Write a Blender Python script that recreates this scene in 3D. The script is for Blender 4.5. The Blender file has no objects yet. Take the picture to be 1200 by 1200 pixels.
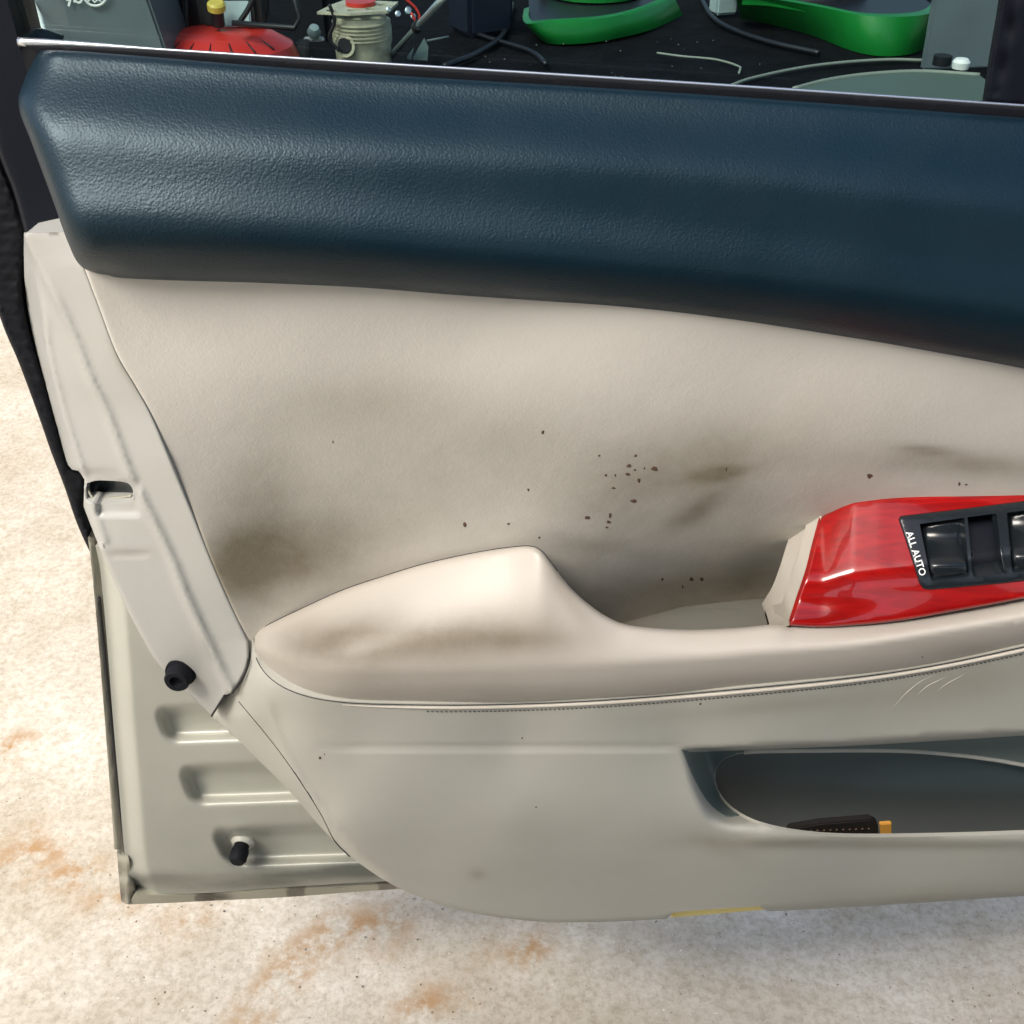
import bpy, bmesh, math, random
import numpy as np
from mathutils import Vector, Matrix
from mathutils.geometry import delaunay_2d_cdt
random.seed(7); rng = np.random.RandomState(7)
S = bpy.context.scene
COL = S.collection
# ------------------------------------------------------------------ camera, sky, sun, exposure
CAM = np.array([0.0, -0.53, 1.05]); PITCH = math.radians(36); FPX = 1287.0
cam = bpy.data.cameras.new('camera'); camo = bpy.data.objects.new('camera', cam); COL.objects.link(camo)
camo.location = CAM; camo.rotation_euler = (math.pi/2-PITCH, 0, 0)
cam.sensor_width = 36; cam.lens = 36*FPX/1200; cam.clip_start = .02; cam.clip_end = 500
S.camera = camo
SUN_EL, SUN_AZ = math.radians(50), math.radians(224)      # azimuth measured clockwise from +y
w = bpy.data.worlds.new("World"); S.world = w; w.use_nodes = True
nt = w.node_tree; bg = nt.nodes['Background']
sky = nt.nodes.new('ShaderNodeTexSky'); sky.sky_type = 'NISHITA'; sky.sun_disc = False
sky.sun_elevation = SUN_EL; sky.sun_rotation = SUN_AZ; sky.air_density = 1.0; sky.dust_density = 4.0; sky.ozone_density = 1.0
nt.links.new(sky.outputs[0], bg.inputs[0]); bg.inputs[1].default_value = 0.12
sl = bpy.data.lights.new('sun', 'SUN'); so = bpy.data.objects.new('sun', sl); COL.objects.link(so)
sl.energy = 1.5; sl.angle = math.radians(22); sl.color = (1, .955, .87)
sd = Vector((math.sin(SUN_AZ)*math.cos(SUN_EL), math.cos(SUN_AZ)*math.cos(SUN_EL), math.sin(SUN_EL)))
so.rotation_euler = sd.to_track_quat('Z', 'Y').to_euler(); so.location = (-3, -3, 5)
S.view_settings.view_transform = 'Standard'; S.view_settings.look = 'None'
S.view_settings.exposure = 0.98; S.view_settings.gamma = 1

# ------------------------------------------------------------------ projection helpers: picture measurements -> places in the world
CP, SP = math.cos(PITCH), math.sin(PITCH)
def ray(u, v):
    x = (np.asarray(u, float)-600)/FPX; k = (600-np.asarray(v, float))/FPX
    return x, CP+k*SP, -SP+k*CP
def P(u, v, d):                       # point d metres in front of the door's face (y = -d)
    dx, dy, dz = ray(u, v); s = (-np.asarray(d, float)-CAM[1])/dy
    return np.stack([dx*s, CAM[1]+dy*s, CAM[2]+dz*s], -1)
def G(u, v, z):                       # point at height z
    dx, dy, dz = ray(u, v); s = (z-CAM[2])/dz
    return np.stack([dx*s, CAM[1]+dy*s, CAM[2]+dz*s], -1)
def V(a): return Vector([float(t) for t in a])

# ------------------------------------------------------------------ materials
def mat(name, col, rough=.5, metal=0, bump=None, var=0., var_scale=8., dirt_shade=None, spec=.5, coat=0., trans=0., rough_var=0., stretch=(1,1,1)):
    m = bpy.data.materials.new(name); m.use_nodes = True; n = m.node_tree; N = n.nodes; L = n.links
    b = N['Principled BSDF']; b.inputs['Roughness'].default_value = rough; b.inputs['Metallic'].default_value = metal
    b.inputs['Specular IOR Level'].default_value = spec; b.inputs['Coat Weight'].default_value = coat; b.inputs['Coat Roughness'].default_value = .03
    b.inputs['Transmission Weight'].default_value = trans
    tc = N.new('ShaderNodeTexCoord'); mp = N.new('ShaderNodeMapping'); mp.inputs['Scale'].default_value = stretch
    L.new(tc.outputs['Object'], mp.inputs[0]); co = mp.outputs[0]
    def noise(scale, detail=4, r=.55):
        t = N.new('ShaderNodeTexNoise'); t.inputs['Scale'].default_value = scale; t.inputs['Detail'].default_value = detail
        t.inputs['Roughness'].default_value = r; L.new(co, t.inputs['Vector']); return t.outputs['Fac']
    def mix(fac, a, bb, blend='MIX'):
        x = N.new('ShaderNodeMix'); x.data_type = 'RGBA'; x.blend_type = blend
        for s_, val in ((0, fac), (6, a), (7, bb)):
            if isinstance(val, (tuple, float, int)): x.inputs[s_].default_value = (*val, 1) if isinstance(val, tuple) else val
            else: L.new(val, x.inputs[s_])
        return x.outputs[2]
    def rampf(src, lo, hi, a=0., c=1.):
        x = N.new('ShaderNodeMapRange'); x.inputs[1].default_value = lo; x.inputs[2].default_value = hi
        x.inputs[3].default_value = a; x.inputs[4].default_value = c; L.new(src, x.inputs[0]); return x.outputs[0]
    c = tuple(col)
    if var:
        dark = tuple(t*(1-var) for t in col); lite = tuple(min(1, t*(1+var)) for t in col)
        c = mix(rampf(noise(var_scale), .3, .7), dark, lite)
    if dirt_shade:
        at = N.new('ShaderNodeAttribute'); at.attribute_name = 'dirt_shade'
        ma = N.new('ShaderNodeMath'); ma.operation = 'MULTIPLY'; L.new(at.outputs['Fac'], ma.inputs[0])
        L.new(rampf(noise(20, 9, .66), .3, .7, .78, 1.15), ma.inputs[1]); ma.use_clamp = True
        c = mix(ma.outputs[0], c, tuple(dirt_shade))
    if isinstance(c, tuple): b.inputs['Base Color'].default_value = (*c, 1)
    else: L.new(c, b.inputs['Base Color'])
    if rough_var:
        L.new(rampf(noise(30), .3, .7, rough-rough_var, rough+rough_var), b.inputs['Roughness'])
    if bump:
        prev = None
        for kind, scale, strength, dist in bump:
            if kind == 'noise': h = noise(scale, 5, .6)
            elif kind == 'grain':
                t = N.new('ShaderNodeTexVoronoi'); t.inputs['Scale'].default_value = scale; t.feature = 'SMOOTH_F1'; L.new(co, t.inputs['Vector']); h = t.outputs['Distance']
            else:
                t = N.new('ShaderNodeTexWave'); t.inputs['Scale'].default_value = scale; t.bands_direction = 'Z'
                t.inputs['Distortion'].default_value = 1.2; t.inputs['Detail Scale'].default_value = 20; L.new(co, t.inputs['Vector']); h = t.outputs['Fac']
            bp = N.new('ShaderNodeBump'); bp.inputs['Strength'].default_value = strength; bp.inputs['Distance'].default_value = dist
            L.new(h, bp.inputs['Height'])
            if prev: L.new(prev, bp.inputs['Normal'])
            prev = bp.outputs[0]
        L.new(prev, b.inputs['Normal'])
    return m
DIRT_SHADE = (.19, .165, .115)
M = {}
M['pad'] = mat('dark_leather', (.0028, .0125, .021), .40, bump=[('grain', 900, .42, .0003), ('noise', 420, .18, .0005)], var=.15, spec=.40, rough_var=.05)
M['pad'].node_tree.nodes['Principled BSDF'].inputs['Specular Tint'].default_value = (.66, .88, 1, 1)
M['insert'] = mat('beige_vinyl', (.64, .615, .56), .55, bump=[('grain', 800, .18, .0004), ('noise', 25, .25, .003)], var=.03, dirt_shade=DIRT_SHADE, spec=.35)
M['armrest'] = mat('armrest_vinyl', (.50, .465, .41), .42, bump=[('grain', 900, .12, .0004), ('noise', 300, .10, .0004)], var=.03, dirt_shade=(.155, .125, .08), spec=.5)
M['lower'] = mat('lower_plastic', (.465, .46, .405), .5, bump=[('grain', 900, .12, .0004), ('noise', 18, .25, .003)], var=.04, dirt_shade=(.2, .17, .11), spec=.4)
M['cover'] = mat('edge_plastic', (.42, .425, .40), .32, bump=[('noise', 20, .25, .003)], var=.04, dirt_shade=(.25, .23, .18))
M['metal'] = mat('champagne_paint', (.50, .50, .43), .36, metal=.15, bump=[('noise', 14, .2, .003), ('noise', 500, .08, .0003)], var=.06, dirt_shade=(.13, .14, .12), rough_var=.06)
M['hem'] = mat('hem_paint', (.40, .39, .31), .4, metal=.3, bump=[('noise', 40, .3, .002)], var=.12, dirt_shade=(.06, .05, .04))
M['black'] = mat('black_rubber', (.006, .007, .010), .7, spec=.2, bump=[('noise', 200, .3, .0008)])
M['frame'] = mat('black_frame', (.006, .008, .014), .5, spec=.15, bump=[('noise', 60, .1, .001)])
M['gloss'] = mat('black_switch', (.010, .014, .018), .22, bump=[('noise', 400, .08, .0003)])
M['chrome'] = mat('bright_bead', (.75, .80, .85), .2, metal=.9)
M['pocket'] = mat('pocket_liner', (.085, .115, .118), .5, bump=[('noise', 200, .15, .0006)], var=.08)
M['white'] = mat('white_print', (.85, .87, .85), .5)
M['foam'] = mat('yellow_foam', (.80, .66, .25), .8, bump=[('noise', 300, .4, .001)], var=.1)
M['thread'] = mat('dark_thread', (.06, .05, .045), .8)
M['piping'] = mat('pale_piping', (.52, .48, .41), .5)
M['joint'] = mat('dark_joint', (.02, .02, .022), .7)
M['speck'] = mat('dirt_speck', (.10, .055, .035), .8)
M['scratch'] = mat('scratch', (.64, .61, .54), .6)

M['cupmat'] = mat('cup_mat_shaded', (.15, .16, .15), .75, bump=[('noise', 150, .4, .001)], var=.2, dirt_shade=(.2, .17, .12))
def wood():
    m = mat('red_wood', (.42, .012, .008), .22, coat=.7, spec=.3)
    N, L = m.node_tree.nodes, m.node_tree.links; b = N['Principled BSDF']
    tc = N.new('ShaderNodeTexCoord'); mp = N.new('ShaderNodeMapping'); mp.inputs['Scale'].default_value = (3, 40, 40)
    t = N.new('ShaderNodeTexNoise'); t.inputs['Scale'].default_value = 5; t.inputs['Detail'].default_value = 6; t.inputs['Distortion'].default_value = 1.0
    r = N.new('ShaderNodeValToRGB'); r.color_ramp.elements[0].position = .3; r.color_ramp.elements[0].color = (.20, .002, .002, 1)
    r.color_ramp.elements[1].position = .7; r.color_ramp.elements[1].color = (.34, .004, .003, 1)
    L.new(tc.outputs['Object'], mp.inputs[0]); L.new(mp.outputs[0], t.inputs['Vector']); L.new(t.outputs['Fac'], r.inputs[0]); L.new(r.outputs[0], b.inputs['Base Color'])
    return m
M['wood'] = wood()
def glassmat():
    m = bpy.data.materials.new('window_glass'); m.use_nodes = True; n = m.node_tree; n.nodes.clear(); N = n.nodes; L = n.links
    o = N.new('ShaderNodeOutputMaterial'); mx = N.new('ShaderNodeMixShader'); tr = N.new('ShaderNodeBsdfTransparent'); tr.inputs[0].default_value = (.66, .74, .72, 1)
    g = N.new('ShaderNodeBsdfGlossy'); g.inputs['Roughness'].default_value = .01; f = N.new('ShaderNodeFresnel'); f.inputs[0].default_value = 1.33
    L.new(f.outputs[0], mx.inputs[0]); L.new(tr.outputs[0], mx.inputs[1]); L.new(g.outputs[0], mx.inputs[2]); L.new(mx.outputs[0], o.inputs[0])
    return m
M['glass'] = glassmat()
def concrete():
    m = mat('concrete', (.6, .55, .47), .85, bump=[('noise', 9, .12, .01), ('noise', 180, .4, .0012), ('noise', 45, .2, .002)])
    N, L = m.node_tree.nodes, m.node_tree.links; b = N['Principled BSDF']; tc = [x for x in N if x.bl_idname == 'ShaderNodeTexCoord'][0]
    def noise(s, d=6, r=.6, off=0):
        mp = N.new('ShaderNodeMapping'); mp.inputs['Location'].default_value = (off, off*1.7, 0); L.new(tc.outputs['Object'], mp.inputs[0])
        t = N.new('ShaderNodeTexNoise'); t.inputs['Scale'].default_value = s; t.inputs['Detail'].default_value = d; t.inputs['Roughness'].default_value = r
        L.new(mp.outputs[0], t.inputs['Vector']); return t.outputs['Fac']
    def ramp(src, stops):
        r = N.new('ShaderNodeValToRGB'); e = r.color_ramp.elements
        for i, (p, c) in enumerate(stops):
            x = e[i] if i < 2 else e.new(p); x.position = p; x.color = (*c, 1)
        L.new(src, r.inputs[0]); return r.outputs[0]
    def mix(f, a, c, bl='MIX'):
        x = N.new('ShaderNodeMix'); x.data_type = 'RGBA'; x.blend_type = bl
        for s_, val in ((0, f), (6, a), (7, c)):
            if isinstance(val, tuple): x.inputs[s_].default_value = (*val, 1)
            elif isinstance(val, float): x.inputs[s_].default_value = val
            else: L.new(val, x.inputs[s_])
        return x.outputs[2]
    base = ramp(noise(4), [(.30, (.52, .45, .33)), (.5, (.64, .57, .45)), (.70, (.78, .72, .60))])
    mott = ramp(noise(38, 5, .7, 3), [(.35, (.86, .84, .80)), (.6, (1, 1, 1))])
    c = mix(1.0, base, mott, 'MULTIPLY'); c = mix(1.0, c, ramp(noise(130, 8, .75, 21), [(.36, (.74, .71, .66)), (.56, (1, 1, 1))]), 'MULTIPLY')
    rust = ramp(noise(6.5, 4, .55, 9), [(.64, (0, 0, 0)), (.74, (.45, .45, .45))])
    c = mix(rust, c, (.54, .43, .29))
    fs = ramp(noise(210, 4, .6, 5), [(.27, (1, 1, 1)), (.32, (0, 0, 0))]); c = mix(fs, c, (.16, .13, .10))
    ws = ramp(noise(190, 2, .5, 15), [(.74, (0, 0, 0)), (.80, (1, 1, 1))]); c = mix(ws, c, (.9, .88, .82))
    # rust-brown trails, each at its own place on the slab
    at = N.new('ShaderNodeAttribute'); at.attribute_name = 'dirt_shade'
    ma = N.new('ShaderNodeMath'); ma.operation = 'MULTIPLY'; ma.use_clamp = True; L.new(at.outputs['Fac'], ma.inputs[0])
    mr = N.new('ShaderNodeMapRange'); mr.inputs[1].default_value = .42; mr.inputs[2].default_value = .58; mr.inputs[4].default_value = 1.3
    L.new(noise(28, 6, .7, 2), mr.inputs[0]); L.new(mr.outputs[0], ma.inputs[1])
    c = mix(ma.outputs[0], c, (.44, .27, .13)); L.new(c, b.inputs['Base Color'])
    return m
M['concrete'] = concrete()

# ------------------------------------------------------------------ mesh helpers
def tag(o, label=None, cat=None, group=None, kind=None):
    for k, v_ in (('label', label), ('category', cat), ('group', group), ('kind', kind)):
        if v_: o[k] = v_
    return o
def empty(name, loc, label, cat, group=None):
    o = bpy.data.objects.new(name, None); COL.objects.link(o); o.location = V(loc); o.empty_display_size = .05
    return tag(o, label, cat, group)
def wloc(o):
    l = Vector((0, 0, 0))
    while o: l += o.location; o = o.parent
    return l
def link(name, verts, faces, material, parent=None, smooth=True, kind=None, origin=None):
    verts = np.asarray(verts, float)
    if parent is not None: off = np.array(wloc(parent)); loc = (0, 0, 0)
    else: off = np.array(origin) if origin is not None else np.array([verts[:, 0].mean(), verts[:, 1].mean(), verts[:, 2].min()]); loc = off
    me = bpy.data.meshes.new(name); me.from_pydata((verts-off).tolist(), [], faces); me.validate(); me.update()
    me.materials.append(material)
    me.polygons.foreach_set('use_smooth', [smooth]*len(me.polygons))
    o = bpy.data.objects.new(name, me); COL.objects.link(o); o.location = loc
    if parent is not None: o.parent = parent
    if kind: o['kind'] = kind
    return o
def sm(pts, step=5):                  # smooth open curve through points, resampled
    p = np.array(pts, float); q = np.vstack([2*p[0]-p[1], p, 2*p[-1]-p[-2]]); out = []
    for i in range(1, len(q)-2):
        a, b, c, d = q[i-1:i+3]; n = max(1, int(np.linalg.norm(c-b)/step))
        for k in range(n):
            t = k/n
            out.append(.5*((2*b)+(-a+c)*t+(2*a-5*b+4*c-d)*t*t+(-a+3*b-3*c+d)*t**3))
    out.append(p[-1]); return np.array(out)
def loop(*curves):                    # join open curves into one closed ring without doubled points
    out = []
    for c in curves:
        for p in c:
            if not out or np.linalg.norm(p-out[-1]) > .6: out.append(p)
    if np.linalg.norm(out[0]-out[-1]) < .6: out.pop()
    return np.array(out)
def inside(pt, poly):
    x, y = pt[:, 0], pt[:, 1]; r = np.zeros(len(pt), bool); j = len(poly)-1
    for i in range(len(poly)):
        xi, yi = poly[i]; xj, yj = poly[j]
        c = ((yi > y) != (yj > y))
        with np.errstate(divide='ignore', invalid='ignore'): r ^= c & (x < (xj-xi)*(y-yi)/(yj-yi+1e-12)+xi)
        j = i
    return r
def dist(pt, line, closed=False):
    a = line; b = np.roll(line, -1, 0)
    if not closed: a, b = line[:-1], line[1:]
    best = np.full(len(pt), 1e9)
    for p, q in zip(a, b):
        e = q-p; t = np.clip(((pt-p)@e)/(e@e+1e-9), 0, 1); dd = pt-p-t[:, None]*e
        best = np.minimum(best, np.hypot(dd[:, 0], dd[:, 1]))
    return best
def ss(x, a, b):
    t = np.clip((x-a)/(b-a), 0, 1); return t*t*(3-2*t)
class RBF:
    def __init__(s, ctrl, smooth=1e-4):
        c = np.array(ctrl, float); s.p = c[:, :2]/1000; n = len(c)
        K = s.k(s.p, s.p)+np.eye(n)*smooth; Q = np.hstack([np.ones((n, 1)), s.p])
        A = np.block([[K, Q], [Q.T, np.zeros((3, 3))]]); s.w = np.linalg.solve(A, np.concatenate([c[:, 2], np.zeros(3)]))
    def k(s, a, b):
        r = np.linalg.norm(a[:, None]-b[None], axis=2); return r*r*np.log(r+1e-9)
    def __call__(s, u, v):
        q = np.stack([u, v], -1)/1000; return s.k(q, s.p)@s.w[:-3]+s.w[-3]+q@s.w[-2:]
def prof(xs, ys, smooth=.03):
    g = np.linspace(-.3, 1.3, 641); y = np.interp(g, xs, ys); r = int(smooth/(g[1]-g[0])*3)
    k = np.exp(-.5*(np.arange(-r, r+1)/(r/3+1e-6))**2); k /= k.sum(); y = np.convolve(np.pad(y, r, 'edge'), k, 'valid')
    return lambda t: np.interp(t, g, y)
def patch(name, outer, D, material, parent, holes=(), step=6, roll=(), skirt=.012, extra=(), dirt_shade=None, hole_skirt=None, place=P, drop=0.):
    allb = [outer]+list(holes)
    lo, hi = outer.min(0), outer.max(0)
    gx, gy = np.meshgrid(np.arange(lo[0]+step/2, hi[0], step), np.arange(lo[1]+step/2, hi[1], step)); g = np.stack([gx.ravel(), gy.ravel()], 1)
    g[:, 0] += (np.round((g[:, 1]-lo[1])/step) % 2)*step*.5
    ok = inside(g, outer)
    for h in holes: ok &= ~inside(g, h)
    g = g[ok]
    for b_ in allb: g = g[dist(g, b_, True) > step*.45]
    for e in extra: g = g[dist(g, e) > step*.4]
    adds = []
    for line, wd, h in roll:
        t = np.gradient(line, axis=0); t /= np.linalg.norm(t, axis=1)[:, None]+1e-9; nn = np.stack([-t[:, 1], t[:, 0]], 1)
        for sg in (1, -1):
            for f in (.12, .35, .7, 1.05): adds.append(line+nn*sg*wd*f)
        g = g[dist(g, line) > wd*1.1+step*.3]
    if adds:
        a = np.vstack(adds); a = a[inside(a, outer)]
        for h in holes: a = a[~inside(a, h)]
        for b_ in allb: a = a[dist(a, b_, True) > .3]
        g = np.vstack([g, a])
    pts = []; edges = []
    for b_ in allb:
        s0 = len(pts); pts += [tuple(p) for p in b_]; n = len(b_); edges += [(s0+i, s0+(i+1) % n) for i in range(n)]
    for e in extra:
        e = e[inside(e, outer)]; s0 = len(pts); pts += [tuple(p) for p in e]; edges += [(s0+i, s0+i+1) for i in range(len(e)-1)]
    pts += [tuple(p) for p in g]
    vo, _, fo, *_ = delaunay_2d_cdt([Vector((float(a), float(b))) for a, b in pts], edges, [], 0, .05)
    uv = np.array([(a.x, a.y) for a in vo]); F = np.array([f for f in fo if len(f) == 3])
    c = uv[F].mean(1); k = inside(c, outer)
    for h in holes: k &= ~inside(c, h)
    F = F[k]; used = np.unique(F); mp = -np.ones(len(uv), int); mp[used] = np.arange(len(used)); uv = uv[used]; F = mp[F]
    d = D(uv[:, 0], uv[:, 1])
    for line, wd, h in roll:
        x = np.clip(dist(uv, line)/wd, 0, 1); d = d-h*(1-np.sqrt(np.clip(1-(1-x)**2, 0, 1)))
    W = place(uv[:, 0], uv[:, 1], d)
    nrm = np.cross(W[F[:, 1]]-W[F[:, 0]], W[F[:, 2]]-W[F[:, 0]]); flip = (nrm@(CAM-W.mean(0))).sum() < 0
    if flip: F = F[:, ::-1]
    faces = F.tolist(); sharp = set()
    if skirt:
        cnt = {}
        for f in faces:
            for i in range(3): cnt[(f[i], f[(i+1) % 3])] = 1
        be = [e for e in cnt if (e[1], e[0]) not in cnt]; bv = sorted({i for e in be for i in e}); nm = {i: len(W)+k_ for k_, i in enumerate(bv)}
        sk = np.full(len(bv), 0. if callable(skirt) else skirt)
        if hole_skirt is not None and holes:
            q = uv[bv]; near = np.min([dist(q, h, True) for h in holes], 0) < 1.; sk[near] = hole_skirt
        W2 = W[bv].copy(); q_ = uv[bv]
        if callable(skirt): W2[:, 1] += skirt(q_); W2[:, 2] -= drop(q_)
        else: W2[:, 1] += sk; W2[:, 2] -= drop
        W = np.vstack([W, W2]); uv = np.vstack([uv, uv[bv]])
        for a, b in be: faces.append((b, a, nm[a], nm[b])); sharp.add((min(a, b), max(a, b)))
    o = link(name, W, faces, material, parent); me = o.data
    for e in me.edges:
        if tuple(sorted(e.vertices)) in sharp: e.use_edge_sharp = True
    if dirt_shade is not None:
        at = me.attributes.new('dirt_shade', 'FLOAT', 'POINT'); at.data.foreach_set('value', np.clip(dirt_shade(uv[:, 0], uv[:, 1]), 0, 1).astype('f'))
    return o
def tube_verts(pts, r, n=8, cap=True, base=0):
    pts = [V(p) for p in pts]; vs, fs = [], []; rs = r if hasattr(r, '__len__') else [r]*len(pts); up = Vector((0, 0, 1)); prev = None
    for i, p in enumerate(pts):
        t = (pts[min(i+1, len(pts)-1)]-pts[max(i-1, 0)]).normalized()
        if prev is None: a = t.cross(up if abs(t.z) < .95 else Vector((1, 0, 0))).normalized()
        else: a = (prev-t*prev.dot(t)).normalized()
        prev = a; b = t.cross(a)
        for k in range(n): th = 2*math.pi*k/n; vs.append(p+(a*math.cos(th)+b*math.sin(th))*rs[i])
    for i in range(len(pts)-1):
        for k in range(n): j = (k+1) % n; fs.append((base+i*n+k, base+i*n+j, base+(i+1)*n+j, base+(i+1)*n+k))
    if cap: fs.append(tuple(base+k for k in range(n))[::-1]); fs.append(tuple(base+(len(pts)-1)*n+k for k in range(n)))
    return vs, fs
def tube(name, pts, r, material, parent=None, n=8, kind=None):
    v_, f = tube_verts(pts, r, n); return link(name, [tuple(p) for p in v_], f, material, parent, kind=kind)
def lathe(name, prf, loc, axis, material, parent=None, n=28, scale=(1, 1)):     # profile [(r, h)] turned round an axis
    q = Vector(axis).normalized().to_track_quat('Z', 'Y'); loc = V(loc); vs, fs = [], []
    for r, h in prf:
        for k in range(n): th = 2*math.pi*k/n; vs.append(tuple(loc+q@Vector((r*math.cos(th)*scale[0], r*math.sin(th)*scale[1], h))))
    for i in range(len(prf)-1):
        for k in range(n): j = (k+1) % n; fs.append((i*n+k, i*n+j, (i+1)*n+j, (i+1)*n+k))
    fs.append(tuple(range(n))[::-1]); fs.append(tuple((len(prf)-1)*n+k for k in range(n)))
    o = link(name, vs, fs, material, parent)
    mod_edges(o, 35); return o
def mod_edges(o, ang):
    bm = bmesh.new(); bm.from_mesh(o.data); bmesh.ops.recalc_face_normals(bm, faces=bm.faces)
    for e in bm.edges:
        if len(e.link_faces) == 2 and e.calc_face_angle(0) > math.radians(ang): e.smooth = False
    bm.to_mesh(o.data); bm.free()
def prism(name, ring, vec, material, parent=None, bevel=.004, holes=None):      # outline ring of 3D points swept along vec, edges rounded
    bm = bmesh.new(); vs = [bm.verts.new(V(p)) for p in ring]; f = bm.faces.new(vs)
    r = bmesh.ops.extrude_face_region(bm, geom=[f]); bmesh.ops.translate(bm, verts=[x for x in r['geom'] if isinstance(x, bmesh.types.BMVert)], vec=V(vec))
    bmesh.ops.recalc_face_normals(bm, faces=bm.faces)
    if bevel: bmesh.ops.bevel(bm, geom=[e for e in bm.edges if e.calc_face_angle(0) > .5], offset=bevel, segments=2, affect='EDGES', clamp_overlap=True)
    bm.verts.index_update(); v_ = [tuple(x.co) for x in bm.verts]; fc = [[x.index for x in f.verts] for f in bm.faces]; bm.free()
    o = link(name, v_, fc, material, parent); mod_edges(o, 40); return o
def box(name, c, size, material, parent=None, bevel=.006, rz=0, tilt=None):
    c = V(c); R = Matrix.Rotation(rz, 3, 'Z')
    if tilt: R = R@Matrix.Rotation(tilt, 3, 'X')
    h = [s_/2 for s_ in size]; ring = [c+R@Vector((x*h[0], y*h[1], -h[2])) for x, y in ((-1, -1), (1, -1), (1, 1), (-1, 1))]
    return prism(name, ring, R@Vector((0, 0, size[2])), material, parent, bevel)
def ell(u, v, cu, cv, ru, rv, rot=0):
    a = math.radians(rot); x = (u-cu)*math.cos(a)+(v-cv)*math.sin(a); y = -(u-cu)*math.sin(a)+(v-cv)*math.cos(a)
    return np.exp(-((x/ru)**2+(y/rv)**2))

# ------------------------------------------------------------------ the ground
gy = [(-6, 0), (0, 0)]
xs = np.concatenate([[-120, -30, -8], np.linspace(-2.5, 2.5, 140), [8, 30, 120]]); ys = np.concatenate([[-120, -30, -6], np.linspace(-1.2, 2.8, 130), [8, 30, 250]])
gx_, gy_ = np.meshgrid(xs, ys); nx = len(xs)
vg = np.stack([gx_.ravel(), gy_.ravel(), 0*gx_.ravel()], 1)
ins = (np.abs(vg[:, 0]) < 2.6) & (np.abs(vg[:, 1]) < 2.8)
vg[ins, 2] = (.0015*np.sin(vg[ins, 0]*9+2*vg[ins, 1])+.001*np.sin(vg[ins, 1]*17))
fg = [(j*nx+i, j*nx+i+1, (j+1)*nx+i+1, (j+1)*nx+i) for j in range(len(ys)-1) for i in range(nx-1)]
ground = link('ground', vg, fg, M['concrete'], None, kind='structure', origin=(0, 0, 0))
trail = [[(0, 1010), (25, 985), (60, 1010), (110, 1035), (150, 1045)], [(330, 1140), (380, 1095), (430, 1090), (470, 1095)], [(290, 1200), (320, 1160), (350, 1130)],
         [(0, 890), (20, 870)], [(600, 1105), (625, 1110)], [(480, 1170), (520, 1168)], [(205, 1085), (215, 1078)]]
at = ground.data.attributes.new('dirt_shade', 'FLOAT', 'POINT'); dv = np.zeros(len(vg))
for tr in trail:
    a = np.array([G(u, v, 0)[:2] for u, v in tr]); dd = dist(vg[:, :2], a); dv = np.maximum(dv, np.exp(-(dd/.017)**2)*1.2)
at.data.foreach_set('value', dv.astype('f'))

# ------------------------------------------------------------------ the car door
door = empty('open_door', (0, 0.02, 0.28), 'open car door seen from inside, dark upper pad, stained beige trim, red wood switch plate', 'door')
R_ = 1460     # how far the door is built towards the right of the picture
STRIP_T = [(22, 50), (120, 55), (400, 73), (800, 98), (1200, 125), (R_, 143)]
STRIP_B = [(44, 58), (120, 62), (400, 84), (800, 109), (1200, 138), (R_, 158)]
st, sb = sm(STRIP_T, 8), sm(STRIP_B, 8)
def yat(curve):
    c = np.array(curve, float); o_ = np.argsort(c[:, 0]); return lambda u: np.interp(u, c[o_, 0], c[o_, 1])
# --- dark upper pad
PB = [(125, 326), (200, 329), (300, 332), (420, 338), (520, 346), (700, 360), (860, 379), (1000, 400), (1100, 417), (1200, 434), (1330, 460), (R_, 490)]
PL = [(45, 59), (28, 95), (22, 125), (38, 170), (62, 235), (80, 285), (95, 312), (125, 326)]
pb, pl = sm(PB, 6), sm(PL, 5)
ptop = yat(sb); pbot = yat(np.vstack([[(-50, 322)], pb]))
ppf = prof([0, .10, .28, .40, .5, .6, .72, .82, .92, 1.0], [.000, .006, .024, .032, .036, .041, .049, .052, .046, .031], .06)
def D_pad(u, v):
    t = (v-ptop(u))/(pbot(u)-ptop(u)); k = ss(u, 150, 700)
    d = ppf(t)+.003*np.sin(u/160.)*np.sin(t*3)+.004*k*np.exp(-((t-.33)/.2)**2)
    return d
patch('upper_pad', loop(pl, pb, np.array([[R_, 400.], [R_, 300], [R_, 200]]), sb[::-1]), D_pad, M['pad'], door, step=6,
      roll=[(pl, 26, .013), (pb, 16, .012), (sb, 10, .006)], skirt=lambda q: np.where(dist(q, sb) < 1, .003, .04), drop=lambda q: np.where(dist(q, sb) < 1, .02, 0))
# --- beige insert (vinyl) with the pull cup scooped out of it
L3 = [(98, 312), (118, 365), (137, 415), (160, 455), (178, 488), (200, 540), (225, 600), (250, 662), (272, 712), (290, 750)]
D_ins0 = RBF([(100, 320, .026), (600, 345, .028), (1200, 430, .030), (1460, 480, .03), (150, 440, .021), (350, 440, .022), (600, 480, .024), (900, 480, .026), (1200, 500, .026), (1460, 540, .024),
    (200, 555, .018), (400, 570, .011), (600, 580, .016), (1200, 565, .020), (245, 650, .015), (330, 650, .004), (290, 740, .010), (345, 717, .006), (420, 640, .002), (500, 660, .008), (600, 635, .014), (640, 645, .014),
    (850, 580, .016), (950, 590, .012), (1000, 590, .012), (860, 650, -.010), (930, 650, -.012), (800, 690, -.022), (880, 690, -.036), (920, 690, -.036), (700, 690, .002), (740, 715, -.014), (800, 715, -.034), (800, 740, -.038), (900, 735, -.042), (900, 760, -.042), (400, 790, 0), (600, 790, 0), (1200, 700, .005), (1200, 790, 0), (1460, 700, 0)])
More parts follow.
